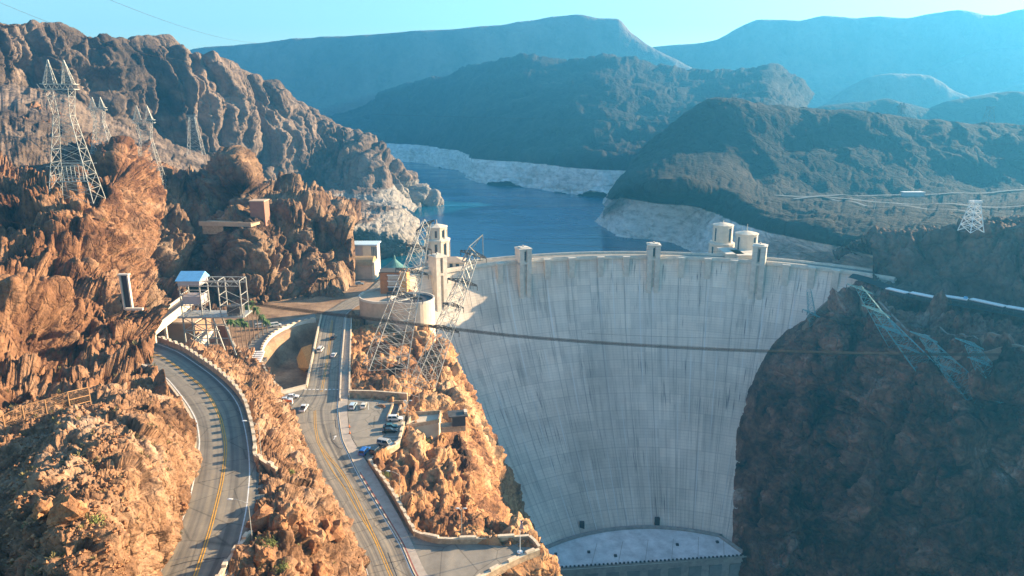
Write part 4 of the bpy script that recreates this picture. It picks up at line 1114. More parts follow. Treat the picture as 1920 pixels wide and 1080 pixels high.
# inclined bridge beside the cableway tower
def beam_bridge(A_, B_, w, th, label, cols=4, hcol=12, matt=None, sidem=None):
    root = empty("ramp_bridge", (A_.x, A_.y, A_.z-hcol)); tag(root, label, "bridge")
    d = (B_-A_).normalized(); s_ = Vector((-d.y, d.x, 0)).normalized(); u = Vector((0, 0, 1))
    def blk(c0, c1, w0, w1, z0, z1):
        vs = [c+s_*w_+u*z for c in (c0, c1) for w_, z in ((w0, z0), (w1, z0), (w1, z1), (w0, z1))]
        return MB().add(vs, [(0,1,2,3), (7,6,5,4), (0,4,5,1), (1,5,6,2), (2,6,7,3), (3,7,4,0)])
    local(blk(A_, B_, -w, w, -th, 0).build("deck", matt or M_asph), root)
    for sg in (-1, 1):
        w0, w1 = sorted((sg*(w+.003), sg*(w+.5)))
        local(blk(A_, B_, w0, w1, -th-.3, 1.2).build("parapet", sidem or M['plaster_cream']), root)
    for k in range(cols):
        c = A_.lerp(B_, (k+.5)/cols)
        local(MB().box(c.x-.5, c.x+.5, c.y-.5, c.y+.5, c.z-hcol, c.z-th-.003).build("column", M['plaster_cream']), root)
beam_bridge(q(276,618,14), q(352,560,14), 2.6, 2.0, "inclined tan bridge running up past the left of the cableway tower", 4, 14)
beam_bridge(q(255,580,12), q(345,583,12), 1.2, 1.6, "level dark walkway crossing behind the inclined tan bridge", 2, 10, M['dark_metal'], M['plaster_tan'])
beam_bridge(q(355,655,4), q(392,622,4), 1.4, 1.5, "short cream ramp seen between the legs of the cableway tower", 2, 5)
a = q(330, 640, 1); root = empty("garage", (a.x, a.y, 0)); tag(root, "wide brown flat-topped block under the inclined bridge left of the cableway tower", "building")
local(MB().box(a.x-12, a.x+9, a.y, a.y+16, -1, 9).build("wall", flat_mat("brown_block", (.30,.185,.115), .9, .15, .3)), root)
local(MB().box(a.x-12.3, a.x+9.3, a.y-.3, a.y+16.3, 9.003, 9.8).build("roof", M['plaster_tan']), root)
# adit portal on the near crag
a = p(240, 570, 236); root = empty("tunnel_portal", (a.x, a.y, a.z)); tag(root, "small square concrete tunnel portal high on the near left crag", "portal")
zt = p(240, 516, 236).z
for dx in (-1.6, 1.1): local(MB().box(a.x+dx, a.x+dx+.5, a.y-.5, a.y+.5, a.z-2, zt).build("post", M_conc), root)
local(MB().box(a.x-1.9, a.x+1.9, a.y-.8, a.y+.8, zt+.003, zt+.5).build("lintel", M_conc), root)
local(MB().box(a.x-1.05, a.x+1.05, a.y+.1, a.y+.45, a.z-2, zt-.01).build("opening", M['dark_metal']), root)
local(MB().box(a.x+1, a.x+7, a.y-4, a.y-3, a.z-1.2, a.z-.4).build("ledge", M['plaster_cream']), root)

# ------------------------------------------------------------ steel lattice structures
def lattice(mb, base, top, wb, wt, n, r=.12, xb=True, axis=None, rr=None):
    """square lattice mast between two points; wb, wt half widths"""
    base, top = Vector(base), Vector(top); d = (top-base).normalized()
    u = Vector((1, 0, 0)) if axis is None else Vector(axis); u = (u-d*u.dot(d)).normalized(); v = d.cross(u)
    rr = rr or r*.6; lev = []
    for k in range(n+1):
        f = 1-(1-k/n)**1.15; c = base.lerp(top, f); w = wb+(wt-wb)*f
        lev.append([c+u*w*a+v*w*b_ for a, b_ in ((-1,-1),(1,-1),(1,1),(-1,1))])
    for k in range(n):
        for i in range(4):
            j = (i+1) % 4
            mb.bar(lev[k][i], lev[k+1][i], r); mb.bar(lev[k+1][i], lev[k+1][j], rr)
            mb.bar(lev[k][i], lev[k+1][j], rr)
            if xb: mb.bar(lev[k][j], lev[k+1][i], rr)
    return lev
def pylon(pb, pt, half, label, spires=True, mat='steel_galv', r=.14, group="transmission pylons on the rocky slopes", n=6, rz=.2):
    H = pt.z-pb.z; root = empty("transmission_pylon", pb); tag(root, label, "pylon", group)
    ax = (math.cos(rz), math.sin(rz), 0); A = Vector(ax); Bv = Vector((-ax[1], ax[0], 0))
    hw = .62 if spires else .96
    m = MB(); lattice(m, (0, 0, 0), (0, 0, H*hw), half, half*.36, n, r, axis=ax); local_ = lambda o: (setattr(o, 'parent', root), o)[1]
    local_(m.build("lattice_body", M[mat]))
    if spires:
        m = MB(); lattice(m, (0, 0, H*hw), (0, 0, H*.8), half*.36, half*.5, 3, r*.8, axis=ax); local_(m.build("neck", M[mat]))
        m = MB()
        for z in (H*.80, H*.835):
            for s_ in (-1, 1): m.bar(A*half*.72*-1+Bv*s_*half*.4+Vector((0, 0, z)), A*half*.72+Bv*s_*half*.4+Vector((0, 0, z)), r*1.3)
            for s_ in (-1, 1): m.bar(A*half*.72*s_-Bv*half*.4+Vector((0, 0, z)), A*half*.72*s_+Bv*half*.4+Vector((0, 0, z)), r*1.3)
        for k in range(7):
            x = -half*.72+half*1.44*k/6
            for s_ in (-1, 1): m.bar(A*x+Bv*s_*half*.4+Vector((0, 0, H*.8)), A*(x+(.12 if k % 2 else -.12)*half)+Bv*s_*half*.4+Vector((0, 0, H*.835)), r*.8)
        local_(m.build("crossarm", M[mat]))
        for s_ in (-1, 1):
            m = MB(); lattice(m, A*half*.4*s_+Vector((0, 0, H*.835)), A*half*.34*s_+Vector((0, 0, H)), half*.24, .12, 5, r*.7, axis=ax); local_(m.build("spire", M[mat]))
        m = MB()                                       # deep frame across the lower legs
        for z in (H*.16, H*.27):
            w = half*(1-.36*z/(H*.62)*1.0)+.2
            for s_ in (-1, 1):
                m.bar(A*-w+Bv*s_*w+Vector((0, 0, z)), A*w+Bv*s_*w+Vector((0, 0, z)), r*1.3)
        for k in range(9):
            x = -half*.7+half*1.4*k/8; m.bar(A*x-Bv*half*.85+Vector((0, 0, H*.16)), A*x-Bv*half*.85+Vector((0, 0, H*.27)), r*.8)
        local_(m.build("frame", M[mat]))
    else:
        m = MB()
        for z in (H*.96, H):
            for s_ in (-1, 1): m.bar(A*half*-.6+Bv*s_*half*.4+Vector((0, 0, z)), A*half*.6+Bv*s_*half*.4+Vector((0, 0, z)), r*1.4)
        for s_ in (-1, 1): m.bar(A*half*.6*s_-Bv*half*.4+Vector((0, 0, H)), A*half*.6*s_+Bv*half*.4+Vector((0, 0, H)), r*1.4)
        local_(m.build("crossarm", M[mat]))
    return root
def place(px, pyt, pyb, Y): return p(px, pyb, Y), p(px, pyt, Y)
pylon(*place(146, 112, 378, 290), 8.2, "tallest galvanised pylon with twin spires, nearest on the left slope", r=.15, n=7, rz=.25)
pylon(*place(197, 182, 300, 440), 6.5, "twin-spired pylon half hidden behind the orange crag, second from the left", r=.17, rz=.25)
pylon(*place(286, 198, 356, 400), 7.6, "twin-spired galvanised pylon on the slope right of the orange crag", r=.16, n=6, rz=.3)
pylon(*place(368, 216, 290, 610), 6.2, "small flat-topped pylon below the far cliff, rightmost on the left slope", False, r=.2, n=5)
pylon(*place(498, 397, 470, 400), 3.4, "slender pale pylon beside the dark red house in the middle cliff", False, r=.11, n=6)
pylon(*place(1820, 377, 434, 384), 4.4, "flat-topped sunlit pylon on the hill above the right bank road", False, mat="white_paint", r=.26, n=5)  # white colour stands in for sunlight on the steel
pylon(*place(1686, 192, 236, 1150), 8, "faint twin-spired pylon on the dark skyline ridge, left of two", True, 'steel_dark', r=.35, n=5, group=None)
pylon(*place(1850, 200, 245, 1080), 8, "faint wide pylon on the dark skyline ridge, right of two", False, 'steel_dark', r=.35, n=5, group=None)

def crossarm(mb, c, ax, L, w, r):
    """flat truss arm with a peaked keel"""
    c = Vector(c); ax = Vector(ax).normalized(); u = ax.cross(Vector((0, 0, 1))).normalized(); n = 6; rows_ = []
    for k in range(n+1):
        f = k/n*2-1; ww = w*(1-.75*abs(f)); c_ = c+ax*L*f
        rows_.append([c_+u*ww, c_-u*ww, c_+Vector((0, 0, ww*.9))])
    for k in range(n):
        for i in range(3):
            mb.bar(rows_[k][i], rows_[k+1][i], r); mb.bar(rows_[k][i], rows_[k+1][(i+1) % 3], r*.7); mb.bar(rows_[k][i], rows_[k][(i+1) % 3], r*.7)
def leaning(base, top, wb, wt, n, label, arms, mat='steel_galv', armmat='steel_dark', r=.13, tip=None, axis=None, group=None):
    root = empty("leaning_pylon", base); tag(root, label, "pylon", group)
    m = MB(); lattice(m, base, top, wb, wt, n, r, axis=axis); local(m.build("lattice_mast", M[mat]), root)
    base, top = Vector(base), Vector(top)
    for f, L, w, ax in arms:
        c = base.lerp(top, f); m = MB(); crossarm(m, c, ax, L, w, r*1.05); local(m.build("crossarm", M[armmat]), root)
        d = Vector(ax).normalized()
        for k in (-1, -.5, .5, 1):
            m = MB(); e = c+d*L*k; m.bar(e, e+Vector((0, 0, -1.9)), .14, 6)
            for j in range(4): m.lathe((e.x, e.y, e.z-.5-j*.4), [(.12, 0), (.3, .05), (.12, .12)], 6)
            local(m.build("insulator_string", M['steel_dark']), root)
    if tip:
        m = MB()
        for a in tip: m.bar(*a, r*1.3)
        local(m.build("peak", M[mat]), root)
    return root
# left mast (wide leaning lattice), right mast
bA, tA = q(716, 702, -3), p(800, 415, 292)
leaning(bA+Vector((0,0,-1)), tA, 7.5, 1.5, 15, "broad steel pylon leaning right in front of the round building",
        [(.50, 7.5, 2.0, (.9, .3, -.25)), (.66, 7.0, 1.8, (.9, .3, -.25)), (.82, 5.5, 1.5, (.9, .3, -.25)), (.97, 4.5, 1.4, (.9, .2, .5))],
        r=.17, axis=(.85, .45, 0), group="leaning pylons at the left end of the dam")
bB, tB = q(790, 715, -7), p(888, 478, 288)
e1, e2, e3, e4 = p(866, 490, 287), p(905, 440, 290), p(906, 488, 291), p(880, 462, 286)
leaning(bB+Vector((0,0,-2)), tB, 4.2, 1.6, 13, "slimmer steel pylon leaning right across the sunlit dam end, topped by a peaked frame",
        [(.42, 6.5, 1.9, (.9, .2, -.28)), (.60, 4.5, 1.4, (.9, .2, -.28)), (.78, 6.5, 1.9, (.9, .2, -.28)), (1.0, 5.8, 2.2, (.9, .2, -.3))],
        r=.17, axis=(.85, .45, 0), tip=[(e1, e2), (e2, e3), (e1, e3), (e4, e2), (e4, e3), (e1, e4)], group="leaning pylons at the left end of the dam")
# rectangular trestle below them
root = empty("steel_trestle", q(770, 740, -6)); tag(root, "galvanised trestle of square frames on the rock behind the car park", "trestle")
for k, (a, b_) in enumerate(((( 752, 690), (800, 712)), ((742, 712), (792, 735)), ((728, 733), (786, 752)))):
    m = MB(); A0, A1 = q(*a, -3), q(*b_, -5)
    for f in (0, .33, .66, 1):
        c = A0.lerp(A1, f); m.bar(c+Vector((0, 0, -9)), c+Vector((0, 0, 6-k)), .13)
    for z in (-3, 1.5, 6-k): m.bar(A0+Vector((0, 0, z)), A1+Vector((0, 0, z)), .12)
    m.bar(A0+Vector((0, 0, -3)), A0.lerp(A1, .33)+Vector((0, 0, 6-k)), .08); m.bar(A0.lerp(A1, .66)+Vector((0, 0, -3)), A1+Vector((0, 0, 6-k)), .08)
    local(m.build("frame", M['steel_galv']), root)
# four teal masts on the right canyon side
for (bp, tp, lb) in (((1700,668,-22),(1612,542,318),"topmost teal lattice pylon leaning out from the right canyon side below the road"),
                     ((1752,706,-23),(1645,584,302),"second teal lattice pylon down the right canyon side, with a bright crossarm"),
                     ((1832,742,-24),(1732,632,290),"third teal lattice pylon, just under the cable on the right canyon side"),
                     ((1900,765,-24),(1818,645,282),"rightmost teal lattice pylon leaning over the low path wall")):
    b0 = q(*bp); t0 = p(*tp); root = leaning(b0+Vector((3, 6, -2)), t0, 5.0, 1.4, 12, lb, [(1.0, 6.5, 1.2, (.95, -.1, -.36)), (.7, 6.5, 1.3, (.95, -.1, -.36)), (.42, 6.5, 1.3, (.95, -.1, -.36))],
            mat='steel_teal', armmat='steel_teal', r=.09, group="leaning pylons on the right canyon side")
b0, t0 = q(1524, 606, -20), p(1522, 540, 372)
leaning(b0, p(1517, 545, 366), 2.2, 1.0, 7, "small teal lattice mast standing where the dam meets the right cliff", [(.3, 5.5, 1.2, (.9, -.2, -.4))], mat='steel_teal', armmat='steel_teal', r=.1, group="leaning pylons on the right canyon side")

# ------------------------------------------------------------ cableway tower and cable
Yc = 250.0; g0 = p(400, 670, Yc)
root = empty("cableway_tower", (g0.x, Yc, 6)); tag(root, "grey steel cableway tower with a blue-roofed cabin and an open gantry beside the upper road", "tower")
zp = p(400, 588, Yc).z; zt = p(400, 520, Yc).z; X = lambda px: p(px, 560, Yc).x
x0, x1, x2, x3 = X(347), X(384), X(400), X(458)
def st(m, name, mat='steel_galv'): return local(m.build(name, M[mat]), root)
st(MB().box(x0-1.6, x3+.8, Yc-4.5, Yc+4.5, zp-.5, zp), "platform")
m = MB()
for xx in (x0, x1+1.0):
    for yy in (-3.5, 3.5):
        m.bar((xx, Yc+yy, 4), (xx, Yc+yy, zp-.5), .32)
for yy in (-3.5, 3.5):
    m.bar((x2+6, Yc+yy, 2), (x2+.5, Yc+yy, zp-.5), .32)
    for z in (zp-5.5, zp-11): m.bar((x0, Yc+yy, z), (x2+2.5, Yc+yy, z), .2)
    m.bar((x0, Yc+yy, zp-.6), (x1+1, Yc+yy, zp-5.5), .15); m.bar((x1+1, Yc+yy, zp-.6), (x0, Yc+yy, zp-5.5), .15)
    m.bar((x0, Yc+yy, zp-5.6), (x1+1, Yc+yy, zp-11), .15); m.bar((x1+1, Yc+yy, zp-5.6), (x0, Yc+yy, zp-11), .15)
    m.bar((x0, Yc+yy, zp-11), (x1+1, Yc+yy, zp-17), .15)
st(m, "legs")
m = MB()
for xx in (x0, x1):
    for yy in (-3.4, 3.4): m.bar((xx, Yc+yy, zp), (xx, Yc+yy, zt), .26)
for yy in (-3.4, 3.4):
    for z in (zp+4.2, zp+8.2, zp+11.5): m.bar((x0, Yc+yy, z), (x1, Yc+yy, z), .18)
    m.bar((x0, Yc+yy, zp), (x1, Yc+yy, zp+4.2), .14); m.bar((x1, Yc+yy, zp), (x0, Yc+yy, zp+4.2), .14)
for xx in (x0, x1):
    for z in (zp+4.2, zp+8.2, zp+11.5): m.bar((xx, Yc-3.4, z), (xx, Yc+3.4, z), .18)
    m.bar((xx, Yc-3.4, zp), (xx, Yc+3.4, zp+8), .12)
st(m, "cabin_frame")
st(MB().box(x0+.4, x1-.4, Yc-3, Yc+3, zp+4.4, zp+7.4), "machine_box", 'plaster_grey')
st(MB().box(x0-.3, x1+.3, Yc-3.8, Yc+3.8, zt-2.2, zt-.2), "cabin", 'plaster_grey')
m = MB().add([(x0-.8, Yc-4.6, zt-.4), (x1+.8, Yc-4.6, zt-.4), (x1+.8, Yc+4.6, zt-.4), (x0-.8, Yc+4.6, zt-.4), (x0-.8, Yc+1, zt+2.2), (x1+.8, Yc+1, zt+2.2)], [(0,1,5,4), (2,3,4,5), (1,2,5), (3,0,4), (0,3,2,1)])
st(m, "roof", 'roof_blue')
m = MB()
for yy in (-3.2, 3.2):
    for z in (zt-.6, zt-2.6): m.bar((x1, Yc+yy, z), (x3, Yc+yy, z), .2)
    for k in range(8):
        a = x1+(x3-x1)*k/8; b_ = x1+(x3-x1)*(k+1)/8
        m.bar((a, Yc+yy, zt-.6 if k % 2 else zt-2.6), (b_, Yc+yy, zt-2.6 if k % 2 else zt-.6), .12)
    for xx in (x3, X(418)): m.bar((xx, Yc+yy, zp), (xx, Yc+yy, zt-.6), .24)
    m.bar((X(418), Yc+yy, zp), (x3, Yc+yy, zp+4), .1); m.bar((x3, Yc+yy, zp+4), (X(418), Yc+yy, zp+8), .1)
for xx in (x3, X(418)):
    for z in (zp+4, zp+8, zt-.6): m.bar((xx, Yc-3.2, z), (xx, Yc+3.2, z), .14)
st(m, "gantry")
m = MB()
for k in range(14):
    m.bar((x0-1.4+k*(x3-x0+2)/13, Yc-4.3, zp), (x0-1.4+k*(x3-x0+2)/13, Yc-4.3, zp+1.1), .07)
m.bar((x0-1.4, Yc-4.3, zp+1.1), (x3+.6, Yc-4.3, zp+1.1), .08); st(m, "railing")
st(MB().box(X(428), X(452), Yc-2.4, Yc+2.4, zp+.02, zp+3.2), "carriage", 'steel_dark')
m = MB()
for k in range(4): m.lathe((X(425)+k*1.9, Yc-2.9, zp+3.8), [(.9, 0), (.9, .25)], 12)
st(m, "sheaves", 'steel_dark')
cpts = [p(465, 569, 250), p(560, 582, 250.5), p(700, 599, 251), p(830, 615, 252), p(960, 630, 253), p(1080, 640, 254), p(1200, 648, 256), p(1330, 655, 258), p(1440, 659, 260), p(1600, 663, 262), p(1780, 665, 264), p(2000, 667, 266), p(2400, 668, 270)]
root = empty("cableway_cable", cpts[0]); tag(root, "thick dark bundle of cableway ropes slung across the whole gorge", "cable")
sm = [Vector(v) for v in rs(cpts, 60)]
for k in range(6):
    o_ = Vector((0, (k-2.5)*.2, (k % 2)*.22+(k-2.5)*.10))
    local(MB().path([v+o_ for v in sm], .105, 5).build("strand", M['cable_rust']), root)
# thin power lines
def wire(a, b_, sag, r, label, mat='cable_rust'):
    pts = []
    for k in range(33):
        f = k/32; v = Vector(a).lerp(Vector(b_), f); v.z -= sag*4*f*(1-f); pts.append(v)
    o = MB().path(pts, r, 4).build("power_line", M[mat]); tag(o, label, "wire", "thin wires strung over the gorge")
wire(p(-40, -12, 120), p(330, 110, 300), 2, .025, "faint wire crossing the sky at the top left corner")
wire(p(170, -15, 140), p(480, 80, 330), 2, .03, "faint wire crossing the sky right of the first one")
for k, (a, b_, lb) in enumerate((((0,478,225),(345,522,262),"upper thin wire over the dark crag left of the blue-roofed cabin"), ((0,505,225),(345,545,262),"second thin wire over the dark crag left of the blue-roofed cabin"),
    ((0,522,225),(345,560,262),"third thin wire over the dark crag left of the blue-roofed cabin"), ((905,448,290),(1640,470,420),"dotted wire over the dark lake water just behind the dam"),
    ((0,412,240),(470,452,300),"high thin wire across the left crags at mid height"), ((700,214,900),(1480,226,1000),"long thin wire in front of the dark hill across the lake"),
    ((1380,285,700),(2000,262,700),"long thin wire in front of the hill behind the right bank"), ((1100,625,300),(1935,622,300),"thin wire over the right side of the dam face above the cable"))):
    wire(p(*a), p(*b_), 3, .05 if a[2] < 400 else .12, lb)
# buoy line on the lake
root = empty("buoy_line", q(870, 449, -44.8)); tag(root, "dark dotted buoy line floating on the lake behind the dam", "buoys")
for k in range(60):
    a = q(850+k*5.5, 448-k*.02, -44.6); local(MB().lathe((a.x, a.y, a.z-.3), [(.5, 0), (.6, .3), (.3, .7)], 6).build("buoy", M['dark_metal']), root)

# ------------------------------------------------------------ shade canopies on the right bank
for k, ((xa, ya), (xb, yb), lb) in enumerate((((1664,540),(1702,549),"farthest and shortest of the white-roofed canopies along the right bank road"), ((1708,548),(1753,557),"second white-roofed canopy from the dam on the right bank road"),
      ((1768,554),(1815,561),"third white-roofed canopy from the dam, with a small blue box on top"), ((1821,560),(1885,574),"longest white-roofed canopy, fourth from the dam on the right bank road"), ((1888,574),(1940,583),"white-roofed canopy at the right edge of the photo"))):
    a, b_ = q(xa, ya, 3.4), q(xb, yb, 3.4); d, s_ = dot_unit(a, b_); c = (a+b_)/2; L = (b_-a).length/2
    root = empty("canopy", (c.x, c.y, 0)); tag(root, lb, "canopy", "white-roofed canopies along the right bank road")
    local(MB().obox(c, d, s_, L, 1.9, 3.3, 3.6).build("roof", M_white), root)
    local(MB().obox(c, d, s_, L-.2, 1.97, 2.95, 3.297).build("fascia", M['plaster_grey']), root)
    for f in (-.94, -.4, .4, .94):
        for w in (-1.6, 1.6): e = c+d*L*f+s_*w; local(MB().bar((e.x, e.y, -.5), (e.x, e.y, 2.95), .12).build("post", M['steel_dark']), root)
    local(MB().obox(c+s_*1.2, d, s_, L-.6, .3, -.3, 1.2).build("under_shade", M['dark_metal']), root)  # dark block stands in for the shade under the roof
    if k == 2: local(MB().obox(c+d*L*.8, d, s_, .8, .9, 3.603, 4.5).build("roof_box", M['roof_blue']), root)

# ------------------------------------------------------------ vehicles
def car(loc, rz, col, label, kind='sedan', group="cars in the car park and on the roads", wide=1.0):
    key = 'paint_%02x%02x%02x' % tuple(int(c*255) for c in col)
    if key not in M:
        m_, t_, b_ = newmat(key, .28, .6); b_.inputs['Base Color'].default_value = (*col, 1); b_.inputs['Metallic'].default_value = .15
        b_.inputs['Coat Weight'].default_value = .5
    L, Wd, H, hood = {'sedan': (4.6, 1.8, 1.42, .9), 'suv': (4.9, 1.95, 1.85, 1.05), 'van': (5.2, 2.0, 2.05, 1.15), 'pickup': (5.6, 2.0, 1.85, 1.1)}[kind]
    root = empty("parked_car" if group and 'car park' in group else "car", loc, rz); tag(root, label, "car", group)
    def prof(pts, w0, w1=None):
        """side profile (x, z, half width) extruded across"""
        n = len(pts); vs = [(x, -w, z) for x, z, w in pts]+[(x, w, z) for x, z, w in pts]
        return vs, [tuple(range(n-1, -1, -1)), tuple(range(n, 2*n))]+[(i, (i+1) % n, n+(i+1) % n, n+i) for i in range(n)]
    w = Wd/2; z0 = .32
    body = [(-L/2, z0, w*.92), (L/2, z0, w*.92), (L/2+.05, .62, w*.95), (L/2-.08, hood*.82, w*.96), (L*.24, hood, w), (-L*.42, hood+.03, w), (-L/2+.02, hood*.9, w*.97), (-L/2-.04, .6, w*.95)]
    vs, fs = prof(body, w); o = MB().add(vs, fs).build("body", M[key], root)
    bv = o.modifiers.new("bevel", 'BEVEL'); bv.width = .07; bv.segments = 2; bv.limit_method = 'ANGLE'; bv.angle_limit = R(25)
    rx0, rx1 = {'sedan': (-L*.26, L*.06), 'suv': (-L*.44, L*.08), 'van': (-L*.46, L*.17), 'pickup': (-L*.14, L*.1)}[kind]
    bx0, bx1 = {'sedan': (-L*.40, L*.22), 'suv': (-L*.48, L*.22), 'van': (-L*.485, L*.30), 'pickup': (-L*.18, L*.24)}[kind]
    gl = [(bx0, hood+.02, w*.93), (bx1, hood-.01, w*.93), (rx1, H-.06, w*.78), (rx0, H-.06, w*.78)]
    vs, fs = prof(gl, w); MB().add(vs, fs).build("windows", M['car_glass'], root)
    rf = [(rx0-.12, H-.09, w*.80), (rx1+.1, H-.09, w*.80), (rx1-.05, H, w*.72), (rx0+.05, H, w*.72)]
    vs, fs = prof(rf, w); m = MB().add(vs, fs)
    for sy in (-1, 1):
        for (xa, xb) in ((bx1, rx1), ((rx0+rx1)/2-.05, (rx0+rx1)/2-.05), (bx0, rx0)):
            m.bar((xa, sy*w*.94, hood), (xb, sy*w*.79, H-.06), .07)
    m.build("roof", M[key], root)
    for sx in (-1, 1):
        for sy in (-1, 1):
            c = (sx*L*.31, sy*(w-.1), .33); m = MB(); vs = []; n = 14
            for yy in (-.12, .12):
                for i in range(n): vs.append((c[0]+.33*math.cos(2*math.pi*i/n), c[1]+yy, c[2]+.33*math.sin(2*math.pi*i/n)))
            m.add(vs, [tuple(range(n)), tuple(range(2*n-1, n-1, -1))]+[(i, (i+1) % n, n+(i+1) % n, n+i) for i in range(n)])
            m.build("wheel", M['rubber'], root)
    for sy in (-1, 1):
        MB().box(L/2-.06, L/2+.04, sy*w*.68-.2, sy*w*.68+.2, .62, .80).build("headlight", M['lamp_lens'], root)
        MB().box(-L/2-.06, -L/2+.03, sy*w*.75-.14, sy*w*.75+.14, .70, .92).build("tail_light", M['tail_red'], root)
    if kind == 'pickup':
        MB().box(-L*.47, -L*.2, -w*.85, w*.85, hood+.02, hood+.05).build("load_bed", M['rubber'], root)
    return root
def at(px, py, z=0.02): return q(px, py, z)
WHT, BLK, SLV = (.72,.72,.70), (.012,.012,.014), (.42,.40,.36)
r90 = math.pi/2
car(at(662,764), r90*.98, (.50,.62,.68), "pale car with a blue windscreen reflection, parked leftmost against the back wall", 'suv')
car(at(682,763), r90*1.02, (.70,.66,.56), "cream sedan parked second from the left against the back wall", 'sedan')
car(at(741,788), .05, WHT, "big white estate car parked in front of the stairwell", 'suv')
car(at(732,802), .12, (.03,.11,.12), "dark teal sedan parked just below the big white estate car", 'sedan')
car(at(731,810), .12, BLK, "black sedan parked beside the dark teal one", 'sedan')
car(at(723,835), -.35, SLV, "silver people carrier parked beside the pale stone wall", 'van')
car(at(684,849), 1.35, (.02,.12,.42), "bright blue hatchback parked at the lower left of the car park", 'suv')
car(at(706,848), 1.2, BLK, "black hatchback parked between the blue car and the silver people carrier", 'suv')
car(at(570,768), r90*1.0, WHT, "white pickup coming towards the viewer by the side lot entrance", 'pickup', "cars driving on the lower road")
car(at(601,658), r90*1.0, WHT, "white van driving on the lower road, left lane", 'van', "cars driving on the lower road")
car(at(626,668), r90*1.0, (.66,.66,.64), "small white sedan driving in the right lane of the lower road", 'sedan', "cars driving on the lower road")
car(at(625,635), r90*1.0, BLK, "dark sedan farthest away in the right lane of the lower road", 'sedan', "cars driving on the lower road")
car(at(548,746), .1, WHT, "white sedan parked in the side lot beside the tan wall", 'sedan')
car(at(536,752), .1, (.55,.57,.58), "pale grey sedan half hidden by the rock in the side lot", 'sedan')
car(at(517,612,.1), .5, WHT, "white van parked on the curved ramp left of the lower road", 'van')
car(at(489,614,.1), .4, (.60,.60,.58), "pale van parked at the top of the ramp near the palms", 'van')
for k, (px, py, c, lb) in enumerate(((676,520,WHT,"white car parked beside the vaulted hall, farthest of three"), (690,518,SLV,"silver car parked beside the vaulted hall, right of the white one"), (674,534,(.30,.42,.50),"blue-grey car parked nearest the viewer below the vaulted hall"))):
    car(at(px, py, .1), .3, c, lb, 'suv')

# ------------------------------------------------------------ lamps, flag, cones, fence
def lamp(pb, pt, arm, label, r=.09, group="street lamps along the roads", double=False):
    H = pt.z-pb.z; root = empty("street_lamp", pb); tag(root, label, "street lamp", group)
    MB().lathe((0, 0, -.4), [(.22, 0), (.2, .7), (r, .72)], 10).build("base", M_conc, root)
    MB().bar((0, 0, .3), (0, 0, H*.97), r, 8, w2=r*.6).build("pole", M['steel_galv'], root)
    for ax in ([arm, -arm] if double else [arm]):
        pts = [Vector((0, 0, H*.90)), Vector((ax*.35, 0, H*.955)), Vector((ax*.7, 0, H*.99)), Vector((ax, 0, H))]
        MB().path(pts, r*.55, 6).build("arm", M['steel_galv'], root)
        m = MB(); c = pts[-1]; s = math.copysign(1, ax); vs = []; n = 8
        for xx, rr in ((-.25, .1), (.0, .17), (.45, .2), (.75, .08)):
            for i in range(n): vs.append((c.x+s*xx, c.y+rr*1.1*math.cos(2*math.pi*i/n), c.z+rr*.7*math.sin(2*math.pi*i/n)))
        m.add(vs, [(k*n+i, k*n+(i+1) % n, (k+1)*n+(i+1) % n, (k+1)*n+i) for k in range(3) for i in range(n)]+[tuple(range(n)), tuple(range(3*n, 4*n))])
        m.build("lamp_head", M['lamp_lens'], root)
    return root
def lampp(px, yt, yb, z, arm_px, label, **k):
    b_ = q(px, yb, z); t_ = p(px, yt, b_.y); arm = arm_px/F*(b_.y*CP+75*SP); return lamp(b_, t_, arm, label, **k)
lampp(474, 936, 1022, 25.4, -30, "tall street lamp with a single curved arm at the bottom left, nearest the viewer")
lampp(491, 789, 864, 24.6, -23, "street lamp on the bend of the crenellated wall of the upper road")
lampp(767, 751, 812, -1, -4, "street lamp at the back right corner of the car park", double=True)
lampp(752, 883, 962, -3, -19, "street lamp on the rock slope beside the pavement wall")
lampp(866, 953, 1016, -.5, -5, "double street lamp rising behind the terrace wall", double=True)
lampp(1638, 370, 404, 6, -5, "thin lamp post beside the far plateau roads on the right bank", r=.3, group=None)
b_ = q(975, 1036, 0); t_ = p(975, 973, b_.y); root = empty("flagpole", b_); tag(root, "white flagpole with a drooping red and blue flag on the terrace corner", "flagpole")
H = t_.z
MB().lathe((0, 0, -.1), [(.7, 0), (.7, .35), (.35, .36), (.3, .6)], 12).build("base", M_white, root)
MB().bar((0, 0, .4), (0, 0, H), .09, 8, w2=.05).build("pole", M_white, root)
MB().lathe((0, 0, H), [(.05, 0), (.12, .1), (.03, .22)], 8).build("finial", M['bronze'], root)
vs, fs = [], []
for i in range(7):
    for j in range(9):
        u_, v_ = i/6, j/8; vs.append((.06+u_*.62+.12*math.sin(v_*5+u_*4), .16*math.sin(u_*9+v_*3), H-.4-v_*2.1-u_*.5))
for i in range(6):
    for j in range(8): fs.append((i*9+j, i*9+j+1, (i+1)*9+j+1, (i+1)*9+j))
m = MB(); m.add(vs, fs); m.mi = [1 if (f//8 < 3 and f % 8 < 4) else (0 if (f % 2) else 2) for f in range(48)]
fo = m.build("flag", [M['flag_red'], M['flag_blue'], M_white], root); sd = fo.modifiers.new("solid", 'SOLIDIFY'); sd.thickness = .02
for px, py, lb in ((655,801,"orange traffic cone at the car park entrance, farther of two"), (656,813,"orange traffic cone at the car park entrance, nearer of two")):
    c = at(px, py, .12); root = empty("traffic_cone", c); tag(root, lb, "cone", "orange cones at the car park entrance")
    MB().lathe((0, 0, .04), [(.26, 0), (.06, .95), (.04, .97)], 12).build("cone", M['orange_plastic'], root)
    MB().box(-.36, .36, -.36, .36, 0, .038).build("foot", M['rubber'], root)
